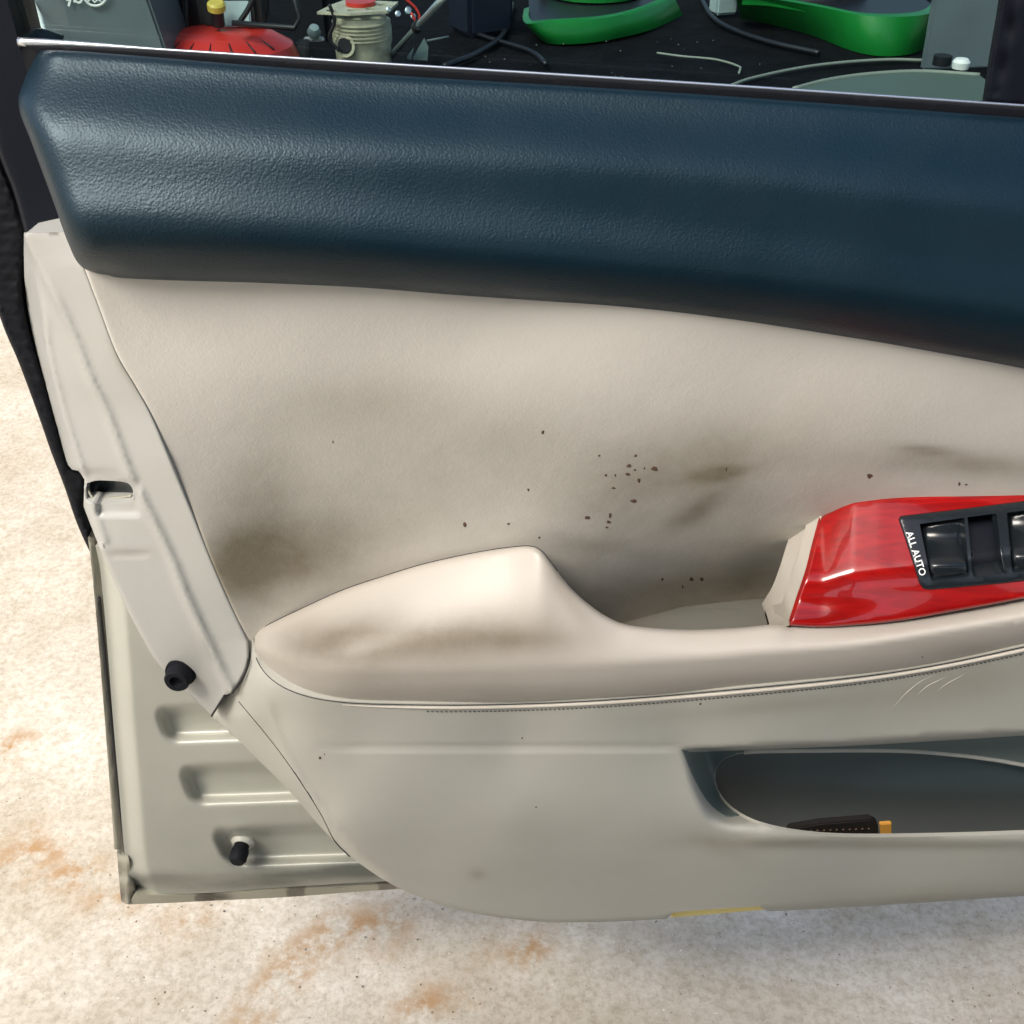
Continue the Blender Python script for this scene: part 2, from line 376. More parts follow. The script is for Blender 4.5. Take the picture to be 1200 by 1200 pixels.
def D_ins(u, v): return D_ins0(u, v)+.0010*np.sin(u/70.+v/90.)*np.sin(v/60.)
def dirt_shade_ins(u, v):  # real stains, plus shade painted into the pull cup and lower left scoop
    g = lambda *a: ell(u, v, *a)
    return (.58*g(335, 655, 125, 44, -12)+.40*g(290, 620, 60, 95, 20)+.50*g(810, 550, 150, 50, -15)+.22*g(560, 520, 200, 55, 0)+.22*g(430, 470, 130, 35, -5)
            +.50*g(815, 600, 40, 12, -30)+.45*g(1130, 545, 110, 14, 3)+.45*g(1085, 527, 40, 6, 5)+.4*g(845, 555, 45, 8, -10)+.25*g(700, 640, 70, 12, 10)+.45*g(830, 705, 85, 40, -12)+.35*g(900, 700, 40, 50)
            +.14+.30*g(700, 690, 60, 40, 20)+.18*ss(v, 430, 600))
l3 = sm(L3, 5)
patch('door_insert', loop(l3, np.array([[300., 800], [330, 830], [600, 830], [1000, 810], [R_, 730], [R_, 600]]), sm([(R_, 470), (1200, 420), (860, 365), (520, 332), (300, 318), (98, 312)], 8)),
      D_ins, M['insert'], door, step=6, roll=[(l3, 4, .002)], skirt=.02, dirt_shade=dirt_shade_ins)
# --- cup floor: mat in the bottom of the pull cup, darkened to paint the cup's shade
patch('cup_floor', loop(sm([(690, 706), (760, 713), (850, 712), (960, 706)], 6), sm([(965, 712), (968, 745)], 5), sm([(955, 765), (760, 765), (700, 735)], 8)),
      lambda u, v: -.032+.0010*(v-712)+0*u, M['cupmat'], door, step=5, roll=[], skirt=.008, dirt_shade=lambda u, v: .35+.5*ell(u, v, 700, 725, 60, 30))
# --- beige edge cover: from the insert's lip back round the rear edge of the door
CL = [(28, 273), (28, 300), (29, 330), (33, 365), (40, 400), (52, 445), (66, 497), (80, 545), (92, 552), (99, 562)]
CL2 = [(99, 562), (98, 594)]
CL3 = [(98, 594), (110, 625), (120, 650), (133, 680), (148, 712), (165, 745), (184, 776), (215, 808), (248, 838)]
JO = [(248, 838), (262, 815), (272, 812), (282, 797), (291, 775), (291, 752)]
cl, cl3, jo = sm(CL, 4), sm(CL3, 4), sm(JO[:2], 3)
jo2 = sm(JO[2:], 3)
L2 = [(30, 275), (48, 312), (77, 372), (92, 407), (107, 446), (125, 482), (150, 550), (175, 600), (200, 652), (217, 695), (240, 745), (272, 812)]
l2 = sm(L2, 5); L1 = sm([(40, 320), (52, 368), (58, 412), (75, 480), (97, 550), (112, 600), (125, 640)], 5)
x3, x2 = (lambda v: np.interp(v, l3[:, 1], l3[:, 0])), (lambda v: np.interp(v, l2[:, 1], l2[:, 0]))
clall = np.vstack([cl, CL2[1:], cl3]); xl = lambda v: np.interp(v, clall[:, 1], clall[:, 0])
x1 = lambda v: np.interp(v, L1[:, 1], L1[:, 0])
def D_cov(u, v):
    a, b, c = xl(v), x2(v), x3(v); s_ = (u-b)/(c-b+1e-6); r = (b-u)/(b-a+1e-6)
    right = .001+np.interp(v, [540, 720], [.021, .0105])*np.clip(s_, 0, 1.2)
    w_ = np.interp(v, [272, 560, 640, 840], [.026, .024, .016, .012])
    left = .001-w_*np.clip(r, 0, 1.2)**1.0
    d = np.where(u > b, right, left)
    d = d+.0042*np.exp(-((u-b)/6.0)**2)*ss(v, 300, 360)-.010*np.clip((x1(v)-u)/16, 0, 1)*(v < 640)*ss(v, 285, 345)+.0020*np.exp(-((u-x1(v))/4)**2)*(v < 640)*ss(v, 340, 380)
    d = d-.0035*((ss(u, 112, 117)*(1-ss(u, 160, 166)))*(ss(v, 560, 570)*(1-ss(v, 600, 606))))     # pressed seat round the latch slot
    d = d-.0012*np.exp(-((v-649-(u-130)*.03)/2.)**2)*ss(u, 126, 134)*(1-ss(u, 165, 180))
    return d
slot = loop(sm([(102, 566), (115, 563), (140, 564)], 3), sm([(140, 564), (151, 567), (156, 576), (155, 587)], 2), sm([(155, 587), (150, 589), (112, 590)], 4), sm([(112, 590), (103, 587), (100, 578), (102, 566)], 3))
cover_out = loop(cl, sm(CL2, 4), cl3, jo, jo2, l3[::-1], sm([(98, 312), (92, 290), (84, 272)], 5), sm([(84, 272), (28, 273)], 6))
patch('edge_cover', cover_out, D_cov, M['cover'], door, holes=[slot], step=4, roll=[(l3, 4, .002), (cl3, 5, .004), (jo2, 3, .003)], skirt=.02, hole_skirt=.012, extra=[l2, l2+[5, 0], l2-[5, 0], l2+[9, 0], l2-[9, 0], L1, L1+[4, 0], L1-[4, 0]],
      dirt_shade=lambda u, v: .10+.35*ell(u, v, 150, 648, 28, 5)+.25*ell(u, v, 225, 770, 30, 30)+.45*np.exp(-((u-x3(v)+3)/3.)**2)*ell(u, v, 145, 430, 30, 50))
dslot = lambda u, v: D_cov(u, v)
# latch slot: dark box set behind, pale rolled rim, inner ledge
patch('latch_slot', slot*np.array([1, 1]), lambda u, v: D_cov(u, v)-.014, M['gloss'], door, step=4, skirt=.01)
tube('latch_rim', [P(a, b, float(D_cov(np.array([a]), np.array([b]))[0])-.001) for a, b in sm([(100, 570), (102, 586), (112, 591), (150, 590.5), (157, 586), (158, 577)], 3)], .0008, M['cover'], door)
tube('latch_ledge', [P(a, b, float(D_cov(np.array([a]), np.array([b]))[0])-.007) for a, b in sm([(103, 572), (109, 583), (125, 584), (154, 581)], 3)], .0008, M['hem'], door)
# joints between the covers
for jl in (sm([(291, 773), (289, 784), (283, 796), (272, 812)], 2), sm([(263, 815), (248, 839)], 2)):
    dz = [float(D_cov(np.array([a]), np.array([b]))[0])+.0012 for a, b in jl]
    tube('joint_gap', [P(a, b, c) for (a, b), c in zip(jl, dz)], .0008, M['joint'], door, n=6)
# --- painted steel shell below the cover, with three pressed beads
ME_L = sm([(112, 640), (118, 672), (126, 760), (133, 850), (140, 930), (146, 1000), (152, 1028), (158, 1046)], 4)
ME_B = sm([(158, 1046), (230, 1047), (330, 1040), (470, 1032), (700, 1025)], 5)
shell_out = loop(ME_L, ME_B, np.array([[700., 1000], [700, 860], [330, 780], [250, 760]]), np.array([[200., 700], [170, 640], [112, 640]]))
def rrect(u, v, a, b, c, d, r, shear):
    uu = u-shear*(v-c); x = np.maximum(np.maximum(a+r-uu, uu-b+r), 0); y = np.maximum(np.maximum(c+r-v, v-d+r), 0)
    i = np.minimum(np.maximum(np.maximum(a-uu, uu-b), np.maximum(c-v, v-d)), 0)
    return np.where((x > 0) | (y > 0), np.hypot(x, y), 0)*1.0-r+np.where((x > 0) | (y > 0), 0, np.minimum(0, i+r))
beads = [(178, 900, 824, 872, 17, .35, 0.0), (206, 900, 893, 945, 18, .35, 0.0), (242, 900, 966, 1018, 20, .5, 0.0)]
def bead(u, v):
    t = 0
    for a, b, c, d, r, s_, _ in beads:
        vv = v+.035*(u-a); sd_ = rrect(u, vv, a, b, c+3, d, r, s_)
        t = t+(1-ss(sd_, -15, 2))
    return np.clip(t, 0, 1)
def D_shell(u, v):
    xe = np.interp(v, ME_L[:, 1], ME_L[:, 0])
    d = -.022-.010*(1-ss(u-xe, 4, 26))-.010*ss(v, 1024, 1044)+.0006*np.sin(u/40.)*np.sin(v/33.)
    d = d-.011*bead(u, v)
    d = d+.004*ell(u, v, 284, 982, 20, 14)                    # raised boss under the lower stop
    return d
def dirt_shell(u, v):
    return .12+.7*ell(u, v, 330, 1030, 90, 9, -6)+.5*ell(u, v, 190, 1030, 50, 8)+.6*ell(u, v, 440, 1020, 60, 12)+.35*ell(u, v, 300, 1005, 30, 25)+.25*ss(v, 850, 1040)
patch('steel_shell', shell_out, D_shell, M['metal'], door, step=3.2, skirt=.004, dirt_shade=dirt_shell)
# --- hem of the outer skin standing out beyond the shell
HL = [(103, 630), (108, 672), (116, 760), (124, 860), (130, 940), (134, 995)]
HR = [(113, 640), (119, 672), (128, 760), (135, 850), (142, 930), (148, 1000)]
def D_hem(u, v): return -.036+0*u+.003*np.exp(-((u-np.interp(v, [630, 995], [106, 137]))/3.5)**2)
patch('outer_skin_hem', loop(sm(HL, 6), sm([(134, 995), (148, 1000)], 5), sm(HR[::-1], 6)), D_hem, M['hem'], door, step=3, skirt=.012, dirt_shade=lambda u, v: .25+.5*np.exp(-((u-np.interp(v, [630, 995], [118, 147]))/2.5)**2))
patch('hem_corner', loop(sm([(137, 998), (139, 1025), (142, 1056)], 4), sm([(142, 1056), (150, 1060), (160, 1053)], 4), sm([(160, 1050), (155, 1030), (149, 1000), (144, 1003), (137, 998)], 4)),
      lambda u, v: -.034+.004*np.exp(-((u-150)/5)**2)+.002*np.sin(v/4.), M['hem'], door, step=3, skirt=.012, dirt_shade=lambda u, v: .3+.6*ell(u, v, 142, 1050, 5, 12)+.5*ell(u, v, 157, 1045, 4, 14))
HB = sm([(150, 1060), (200, 1058), (260, 1055), (340, 1051), (420, 1045), (500, 1040), (700, 1030)], 5); HB2 = sm([(158, 1048), (200, 1049), (260, 1047), (340, 1042), (470, 1035), (700, 1026)], 5)
patch('bottom_hem', loop(HB2, HB[::-1]), lambda u, v: -.032+.0015*np.sin(u/23.), M['hem'], door, step=3, skirt=.012, dirt_shade=lambda u, v: .2+.9*ell(u, v, 255, 1051, 16, 5)+.5*(np.sin(u/17.) > .8))
tube('hem_sealer', [P(a, b, -.0345) for a, b in sm([(116, 700), (124, 780), (133, 870), (140, 940), (147, 1000), (153, 1030), (158, 1046), (200, 1048.5), (300, 1045), (440, 1036)], 6)], .0011, M['joint'], door, n=6)
# --- black rubber weather strip round the rear edge
WL = sm([(-70, 120), (-40, 250), (0, 372), (22, 425), (45, 487), (60, 530), (76, 572), (92, 618), (118, 673)], 5)
WR = sm([(118, 673), (110, 640), (104, 620), (97, 592), (99, 562), (94, 553), (81, 547), (66, 500), (50, 440), (37, 398), (27, 350), (27, 300), (28, 272), (15, 225), (0, 186), (-30, 100), (-70, 20)], 5)
patch('weather_strip', loop(WL, WR), lambda u, v: -.030+.004*np.sin(v/2.2)*(rng.rand(len(u))*.3)-.006*ss(v, 500, 600), M['black'], door, step=5, roll=[(WR, 6, .004), (WL, 6, .004)], skirt=.02)
# --- black window frame at the top left and the divider at the right
FR = loop(sm([(-80, -260), (-45, -160), (8, 0), (22, 50)], 8), sm([(22, 50), (50, 60)], 6), sm([(50, 60), (36, 95), (30, 130), (50, 185), (70, 240), (86, 274)], 6), sm([(86, 274), (29, 272)], 6), sm([(29, 272), (16, 225), (0, 184), (-30, 100), (-150, -160), (-190, -260)], 8), np.array([[-190., -260], [-80, -260]]))
patch('window_frame', FR, lambda u, v: -.012+.00002*(u-0), M['frame'], door, step=8, roll=[(sm([(29, 272), (16, 225), (0, 184), (-30, 100), (-150, -160)], 6), 5, .006)], skirt=.03)
DV = loop(sm([(1215, -260), (1185, -100), (1172, 0), (1162, 60), (1152, 124)], 8), np.array([[1152., 124], [1300, 134], [R_, 145], [R_, -260], [1215, -260]]))
patch('window_divider', DV, lambda u, v: -.012-.004*np.exp(-((u-np.interp(v, [-260, 0, 124], [1235, 1190, 1166]))/3)**2), M['frame'], door, step=9, roll=[(sm([(1215, -260), (1185, -100), (1172, 0), (1162, 60), (1152, 124)], 6), 6, .006)], skirt=.002)
# --- belt strip and its bright bead
patch('belt_strip', loop(st, np.array([[R_, 150.]]), (sb+[0, 3])[::-1]), lambda u, v: -.008+.0*u, M['black'], door, step=6, roll=[(st, 4, .002)], skirt=.001, drop=.02)
nb = len(st); tube('belt_bead', [P(a, b-1.0, -.010) for a, b in st], [.0022-.0014*min(1, i/22) for i in range(nb)], M['chrome'], door)
# --- window pane
gl = []
for (u, v) in ((-60, -250), (1330, -250), (1330, 150), (10, 62)): gl.append(P(u, v, -.020))
prism('window_pane', gl, (0, .004, 0), M['glass'], door, bevel=0)
# --- armrest
AT = [(297, 744), (303, 738), (320, 729), (345, 717), (400, 692), (450, 675), (500, 660), (560, 647), (600, 641), (622, 640), (634, 645), (645, 658), (658, 676), (672, 692), (690, 708), (712, 723), (740, 733), (800, 738), (860, 736), (905, 732), (925, 734)]
AT2 = [(925, 734), (990, 733), (1050, 728), (1120, 717), (1200, 702), (1330, 676), (R_, 648)]
AB = [(R_, 695), (1330, 728), (1200, 757), (1100, 778), (1000, 793), (850, 808), (700, 820), (560, 825), (440, 824), (385, 820), (350, 812), (325, 800), (308, 784), (299, 765), (297, 744)]
at1, at2, ab = sm(AT, 4), sm(AT2, 6), sm(AB, 5)
def tab(xs, ys, sg=14):
    g_ = np.arange(200, 1560., 2); y_ = np.interp(g_, xs, ys); k_ = np.exp(-.5*(np.arange(-40, 41)*2/sg)**2); k_ /= k_.sum()
    y_ = np.convolve(np.pad(y_, 40, 'edge'), k_, 'valid'); return lambda u: np.interp(u, g_, y_)
a_top, a_bot = yat(np.vstack([at1, at2])), yat(AB[:-1])
a_td = tab([297, 400, 500, 600, 625, 645, 670, 700, 740, 800, 925, 1460], [.012, .013, .017, .024, .029, .036, .046, .052, .057, .058, .0575, .055], 10)
a_rv = tab([297, 315, 345, 400, 550, 700, 850, 1000, 1200, 1330, 1460], [758, 768, 780, 788, 786, 779, 769, 756, 724, 698, 668], 12)
a_rd = tab([297, 320, 350, 400, 550, 700, 850, 1000, 1200, 1460], [.018, .034, .050, .060, .067, .071, .073, .073, .071, .067], 16)
def D_arm(u, v):
    T, B, Rv = a_top(u), a_bot(u), a_rv(u); t = np.clip((v-T)/(Rv-T+1e-6), -.2, 1); q = np.clip((v-Rv)/(B-Rv+1e-6), 0, 1.3)
    up = 1-np.clip(1-t, 0, 1.2)**1.3
    return a_td(u)+(a_rd(u)-a_td(u))*np.where(t < 1, up, 1)-.004*q**1.5+.0004*np.sin(u/50.)
patch('armrest', loop(at1, at2, np.array([[R_, 670.]]), ab), D_arm, M['armrest'], door, step=5.5, roll=[(at1, 7, .005), (ab, 24, .008)], skirt=lambda q: np.where(dist(q, at1) < 1, .008, .03), drop=lambda q: np.where(dist(q, at1) < 1, .035, 0),
      dirt_shade=lambda u, v: .55*ell(u, v, 395, 755, 60, 26, -3)+.80*ell(u, v, 490, 750, 145, 34, -4)+.3*ell(u, v, 600, 750, 90, 14)+.22*ell(u, v, 560, 812, 170, 9)+.35*ell(u, v, 660, 690, 10, 40, -35)+.12+.2*ell(u, v, 870, 800, 100, 8)+.2*ell(u, v, 1130, 760, 60, 10))
# --- lower panel with map pocket
LOW_L = [(296, 746), (293, 765), (290, 778), (282, 797), (272, 813)]
LOW_F = [(262, 816), (249, 839), (262, 852), (300, 888), (340, 928), (372, 965), (404, 998), (430, 1018), (455, 1034), (480, 1046), (520, 1061), (560, 1071), (610, 1078), (650, 1081), (720, 1080), (780, 1077)]
LOW_B = [(790, 1069), (840, 1065), (890, 1062)]
LOW_B2 = [(900, 1068), (1000, 1063), (1200, 1050), (1330, 1042), (R_, 1033)]
crx = lambda v: np.interp(v, [745, 790, 840, 880, 920, 960, 1000, 1040, 1075, 1090], [300, 303, 318, 333, 356, 385, 420, 480, 640, 660])
llx = lambda v: np.interp(v, [745, 778, 813, 839, 888, 928, 965, 998, 1018, 1046, 1081], [296, 290, 266, 249, 300, 340, 372, 404, 430, 480, 650])
BOT = yat([(300, 876), (800, 876), (1000, 868), (1200, 856), (R_, 836)])
D_low0 = RBF([(300, 760, .015), (308, 785, .030), (325, 802, .042), (350, 815, .050), (440, 828, .056), (560, 829, .059), (700, 824, .063), (850, 812, .066), (1000, 797, .066), (1200, 761, .064), (1460, 700, .058),
    (340, 876, .034), (420, 876, .047), (600, 876, .052), (800, 876, .054), (1000, 868, .055), (1200, 856, .055), (1460, 836, .05), (400, 960, .042), (600, 960, .056), (760, 960, .058), (860, 985, .058), (940, 988, .058), (1200, 988, .056), (1460, 975, .05),
    (470, 1030, .034), (600, 1070, .038), (780, 1070, .044), (1000, 1058, .044), (1200, 1048, .044), (1460, 1030, .04), (325, 840, .028), (380, 950, .034)], 1e-3)
HOLE = loop(sm([(838, 915), (839, 903), (846, 892), (860, 885), (885, 882), (950, 881), (1050, 881), (1110, 885), (1160, 891), (1200, 898), (1300, 918), (1400, 944)], 5),
            sm([(1400, 944), (1420, 958), (1400, 966)], 5), sm([(1400, 966), (1300, 972), (1200, 977), (1100, 980), (1000, 981), (940, 977), (895, 968), (868, 956), (851, 942), (842, 928), (838, 915)], 5))
hole_top = sm([(846, 892), (860, 885), (885, 882), (950, 881), (1050, 881), (1110, 885), (1160, 891), (1200, 898), (1300, 918), (1400, 944)], 5)
OUTX = lambda v: np.interp(v, [870, 876, 920, 960, 985, 1000], [794, 796, 808, 824, 850, 900])
def D_low(u, v):
    d = D_low0(u, v); cx, lx = crx(v), llx(v)
    t = np.clip((cx-u)/(cx-lx+1e-6), 0, 1.1); d = d-np.interp(v, [745, 840, 960, 1000, 1030, 1075], [.004, .030, .038, .022, .0, .0])*t**1.1*(u < cx)
    d = d+.0015*np.exp(-((u-cx)/5)**2)*ss(v, 800, 850)*(1-ss(v, 940, 1000))
    # recess round the pocket mouth
    q = (v-BOT(u)); sx = ss(u-OUTX(v), 0, 34); sy = ss(q, .3, 5.2); lower = 1-ss(v, 925, 975)*1.0
    rise = np.interp(u, [800, 900, 1100, 1200, 1460], [1, 1, .95, .85, .7])
    d = d-.052*sx*sy*lower*rise*np.where(v < 1000, 1, 0)
    d = d-.0014*np.exp(-(q/1.6)**2)*ss(u, 360, 420)*(1-ss(u, 780, 800))
    d = d+.0025*np.exp(-((v-984)/7)**2)*ss(u, 850, 900)
    return d
be1, be2 = sm([(798, 876.5), (1000, 868.5), (1200, 856.5), (R_-6, 836.5)], 5), sm([(800, 882), (1000, 874), (1200, 862), (R_-6, 842)], 5)
low_l, low_f, low_b2 = sm(LOW_L, 4), sm(LOW_F, 4), sm(LOW_B2, 6)
low_top = ab.copy(); low_top[:, 1] += 0
patch('lower_panel', loop(low_l, low_f, sm(LOW_B, 6), low_b2, np.array([[R_, 900.], [R_, 800], [R_, 700]]), (ab+[0, -.5])[:-2]), D_low, M['lower'], door, holes=[HOLE], step=4.6,
      roll=[(low_f, 5, .005), (low_b2, 10, .008)], skirt=.02, hole_skirt=.003, extra=[be1, be1+[0, 1.6], be1+[0, 3.2], be2],
      dirt_shade=lambda u, v: .05+.06*ss(v, 876, 1080)+.30*ell(u, v, 900, 828, 130, 10, -5)+.30*ell(u, v, 1120, 800, 110, 28, -10)+.06*ell(u, v, 700, 1000, 250, 60)+.35*ell(u, v, 930, 985, 110, 7)+.3*ell(u, v, 1080, 990, 200, 6)
      +.22*ell(u, v, 310, 850, 20, 40, -25)+.3*ell(u, v, 1100, 1050, 160, 14, -4)+.35*ell(u, v, 560, 1025, 10, 6)+.2*ell(u, v, 840, 990, 40, 12, 20))
SHADE_RING = loop(sm([(799, 878.5), (1000, 870.5), (1200, 858.5), (R_-2, 838)], 5), np.array([[R_-2., 900], [R_-2, 938]]), sm([(R_-2, 950), (1400, 943.5), (1300, 917.5), (1200, 897.5), (1110, 884.5), (1050, 880.5), (885, 881.5), (860, 884.5), (846, 891.5), (838.5, 903), (837.5, 915), (841.5, 929), (850, 943), (866, 956)], 5), sm([(866, 956), (850, 957), (830, 940), (815, 916), (806, 896), (799, 878.5)], 4))
M['recess_shade'] = mat('recess_shade_paint', (.13, .165, .155), .45, bump=[('grain', 900, .1, .0004)])  # dark patch that paints the shade in the recess round the pocket mouth
patch('pocket_shade_patch', SHADE_RING, lambda u, v: D_low(u, np.maximum(v, BOT(u)+5.2))+.0009, M['recess_shade'], door, step=4.6, roll=[(np.vstack([SHADE_RING[-26:], SHADE_RING[:1]]), 3, .001)], skirt=.001)
tube('pocket_rim', [P(a, b-1.5, float(D_low(np.array([a]), np.array([b]))[0])+.001) for a, b in hole_top[6:]], .0016, M['lower'], door)
fl_ = sm([(280, 822), (318, 868), (345, 905), (375, 952), (392, 985), (410, 1004)], 4); tube('flange_gap', [P(a, b, float(D_low(np.array([a]), np.array([b]))[0])-.0001) for a, b in fl_], .00045, M['joint'], door, n=6)
sb_ = at1[3:]+[0, .4]; sb_ = sb_[sb_[:, 0] < 655]; tube('seam_gap', [P(a, b, c-.0042) for (a, b), c in zip(sb_, D_arm(sb_[:, 0], sb_[:, 1]))], .0005, M['joint'], door, n=6)
# piping and stitches under the armrest
pipe_l = sm([(308, 789), (325, 804.5), (350, 816.5), (385, 824), (440, 828), (560, 829), (700, 824), (850, 812.5), (1000, 797.5), (1100, 782), (1200, 761.5), (1330, 732), (R_, 700)], 5)
dl = D_low(pipe_l[:, 0], pipe_l[:, 1]); sg_ = ab[:-5]+[0, .8]; tube('seam_gap', [P(a, b, c-.0002) for (a, b), c in zip(sg_, D_low(sg_[:, 0], sg_[:, 1]))], .0005, M['joint'], door, n=6)
tube('piping', [P(a, b, c+.0002) for (a, b), c in zip(pipe_l[20:], dl[20:])], [.0012*min(1, .15+i/26) for i in range(len(pipe_l)-20)], M['piping'], door)
vs_, fs_ = [], []
for i in range(40, len(pipe_l)-2, 1):
    a = pipe_l[i]+[0, 4.5]; b = pipe_l[i]+(pipe_l[i+1]-pipe_l[i])*.55+[0, 5.1]; dd = D_low(np.array([a[0], b[0]]), np.array([a[1], b[1]]))+.0002
    v_, f = tube_verts([P(*a, dd[0]), P(*b, dd[1])], .00035, 5, True, len(vs_)); vs_ += [tuple(p) for p in v_]; fs_ += f
link('stitching', vs_, fs_, M['thread'], door, kind='stuff')
# pocket liner, foam strip
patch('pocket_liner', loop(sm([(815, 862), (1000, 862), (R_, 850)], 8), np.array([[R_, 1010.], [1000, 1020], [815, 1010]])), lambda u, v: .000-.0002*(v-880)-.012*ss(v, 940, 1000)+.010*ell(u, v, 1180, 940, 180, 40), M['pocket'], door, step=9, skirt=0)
prism('foam_strip', [P(a, b, .034) for a, b in ((786, 1076), (792, 1064), (892, 1057), (897, 1066.5), (860, 1069.5))], (0, .012, 0), M['foam'], door, .0006)
# --- wood switch plate with its beige end lip
WT = [(963, 606), (980, 597), (1000, 588), (1030, 583.5), (1060, 581), (1120, 578), (1200, 572), (1330, 562), (R_, 552)]
WLf = [(925, 733), (934, 705), (945, 672), (953, 640), (960, 614), (963, 606)]
WB = [(R_, 645), (1330, 673), (1200, 701), (1120, 716), (1050, 728), (990, 733.5), (960, 735), (925, 733)]
D_wood0 = RBF([(963, 606, .018), (1000, 588, .014), (1100, 580, .014), (1200, 572, .014), (1460, 552, .012), (925, 733, .060), (990, 733, .0655), (1050, 728, .0665), (1200, 702, .065), (1460, 645, .06),
               (980, 650, .038), (1060, 640, .038), (1200, 625, .037), (1460, 595, .034), (950, 690, .046), (1000, 690, .056), (1100, 680, .057), (1200, 665, .055)])
wtop, wbot = yat(WT), yat(WB[:-1]+[(925, 733)])
wpf = prof([-.3, 0, .57, .71, 1.0, 1.3], [-.018, 0, .0350, .0400, .0475, .054], .022)
def D_wood(u, v):
    t = (v-wtop(u))/(wbot(u)-wtop(u)); return .0135+wpf(t)-.00005*35*np.log1p(np.exp(np.clip((1060-u)/35., -20, 20)))*(1-.9*ss(t, .72, 1.0))+.0012
D_wood0 = lambda u, v: D_wood(u, v)-.003

wt, wl, wb = sm(WT, 5), sm(WLf, 4), sm(WB, 6)
BZ = loop(sm([(1053, 609), (1055, 605), (1060, 604)], 2), sm([(1060, 604), (1120, 597), (1200, 587), (1330, 571), (1440, 558)], 8), np.array([[1440., 650]]), sm([(1440, 648), (1330, 663), (1200, 681), (1130, 688), (1090, 691.5)], 8), sm([(1090, 691.5), (1082, 690), (1077, 683)], 2), sm([(1077, 683), (1066, 648), (1053, 609)], 5))
patch('wood_plate', loop(wt, np.array([[R_, 600.]]), wb, wl), D_wood, M['wood'], door, holes=[BZ], step=4.5, roll=[(wt, 4, .0015), (wl, 4, .0012), (wb, 4, .0015)], skirt=.003, hole_skirt=.006)
LPo = loop(wl[::-1]+[0, 0], sm([(925, 733), (915, 735), (900, 733)], 4), sm([(900, 733), (912, 714), (922, 688), (930, 662), (940, 636), (952, 616), (963, 606)], 4))
lpx = lambda v: np.interp(v, wl[::-1][:, 1], wl[::-1][:, 0])
vv_ = np.linspace(606, 733, 60); dd_ = D_wood(lpx(vv_), vv_); dd_ = np.convolve(np.pad(dd_, 6, 'edge'), np.ones(13)/13, 'valid'); LPD = lambda v: np.interp(v, vv_, dd_)
patch('pull_cup_lip', LPo, lambda u, v: LPD(v)-.0022-.0009*np.clip(lpx(v)-u, 0, 40), M['armrest'], door, step=3, roll=[], skirt=.02, dirt_shade=lambda u, v: .12+.3*ss(v, 680, 740))
# --- switch bezel and rockers
wells = [loop(sm([(1078, 614), (1128, 607)], 5), sm([(1130, 607), (1136, 674)], 6), sm([(1134, 676), (1094, 681)], 5), sm([(1091, 680), (1078, 616)], 6)),
         loop(sm([(1134, 606), (1166, 602)], 5), sm([(1168, 603), (1176, 671)], 6), sm([(1174, 672), (1142, 676)], 5), sm([(1140, 674), (1134, 608)], 6)),
         loop(sm([(1180, 601), (1232, 594)], 5), sm([(1234, 595), (1242, 664)], 6), sm([(1240, 665), (1188, 671)], 5), sm([(1186, 669), (1180, 603)], 6)),
         loop(sm([(1282, 588), (1334, 581)], 5), sm([(1336, 582), (1344, 650)], 6), sm([(1342, 651), (1290, 658)], 5), sm([(1288, 656), (1282, 590)], 6))]
patch('switch_bezel', BZ, lambda u, v: D_wood(u, v)+.001, M['gloss'], door, holes=wells, step=5, roll=[(np.vstack([BZ, BZ[:1]]), 3, .0015)], skirt=.01, hole_skirt=.010)
def rocker(w_, bulge, low):
    c = w_.mean(0); w2 = c+(w_-c)*.96; v0, v1 = w2[:, 1].min(), w2[:, 1].max()
    def D(u, v):
        t = (v-v0)/(v1-v0); return D_wood(u, v)-low+bulge*np.exp(-((t-.78)/.17)**2)-.0035*np.exp(-((t-.30)/.22)**2)-.002*np.abs((u-c[0])/28)**2
    return D, w2
for i in (0, 2, 3):
    D, w2 = rocker(wells[i], .0045, .0015); patch('window_switch', w2, D, M['gloss'], door, step=3, roll=[(np.vstack([w2, w2[:1]]), 4, .002)], skirt=.008)
patch('switch_well', wells[1], lambda u, v: D_wood(u, v)-.009, M['frame'], door, step=5, skirt=0)
lf, rf = (1171, 606), (1179, 670)
tube('bezel_edge', [P(a, b, float(D_wood(np.array([a]), np.array([b]))[0])+.0012) for a, b in sm([(1172, 640), (1176, 660), (1178, 671)], 4)], .0009, M['gloss'], door)
# ALL AUTO lettering, running down the bezel
def text_px(name, body, u0, v0, ang, size, D, material, parent, mirror=False, place=P):
    cu = bpy.data.curves.new(name, 'FONT'); cu.body = body; cu.size = 1; cu.resolution_u = 3; cu.extrude = 0; cu.offset = .012
    to = bpy.data.objects.new(name, cu); COL.objects.link(to); bpy.context.view_layer.update()
    me = bpy.data.meshes.new_from_object(to.evaluated_get(bpy.context.evaluated_depsgraph_get())); bpy.data.objects.remove(to)
    co = np.array([v_.co[:2] for v_ in me.vertices]); a = math.radians(ang); x = co[:, 0]*size*(-1 if mirror else 1); y = -co[:, 1]*size
    u = u0+x*math.cos(a)-y*math.sin(a); v = v0+x*math.sin(a)+y*math.cos(a)
    W = place(u, v, D(u, v)); return link(name, W, [list(p.vertices) for p in me.polygons], material, parent, smooth=False)
text_px('lettering', 'ALL AUTO', 1061.5, 624, 72, 11.5, lambda u, v: D_wood(u, v)+.0013, M['white'], door)
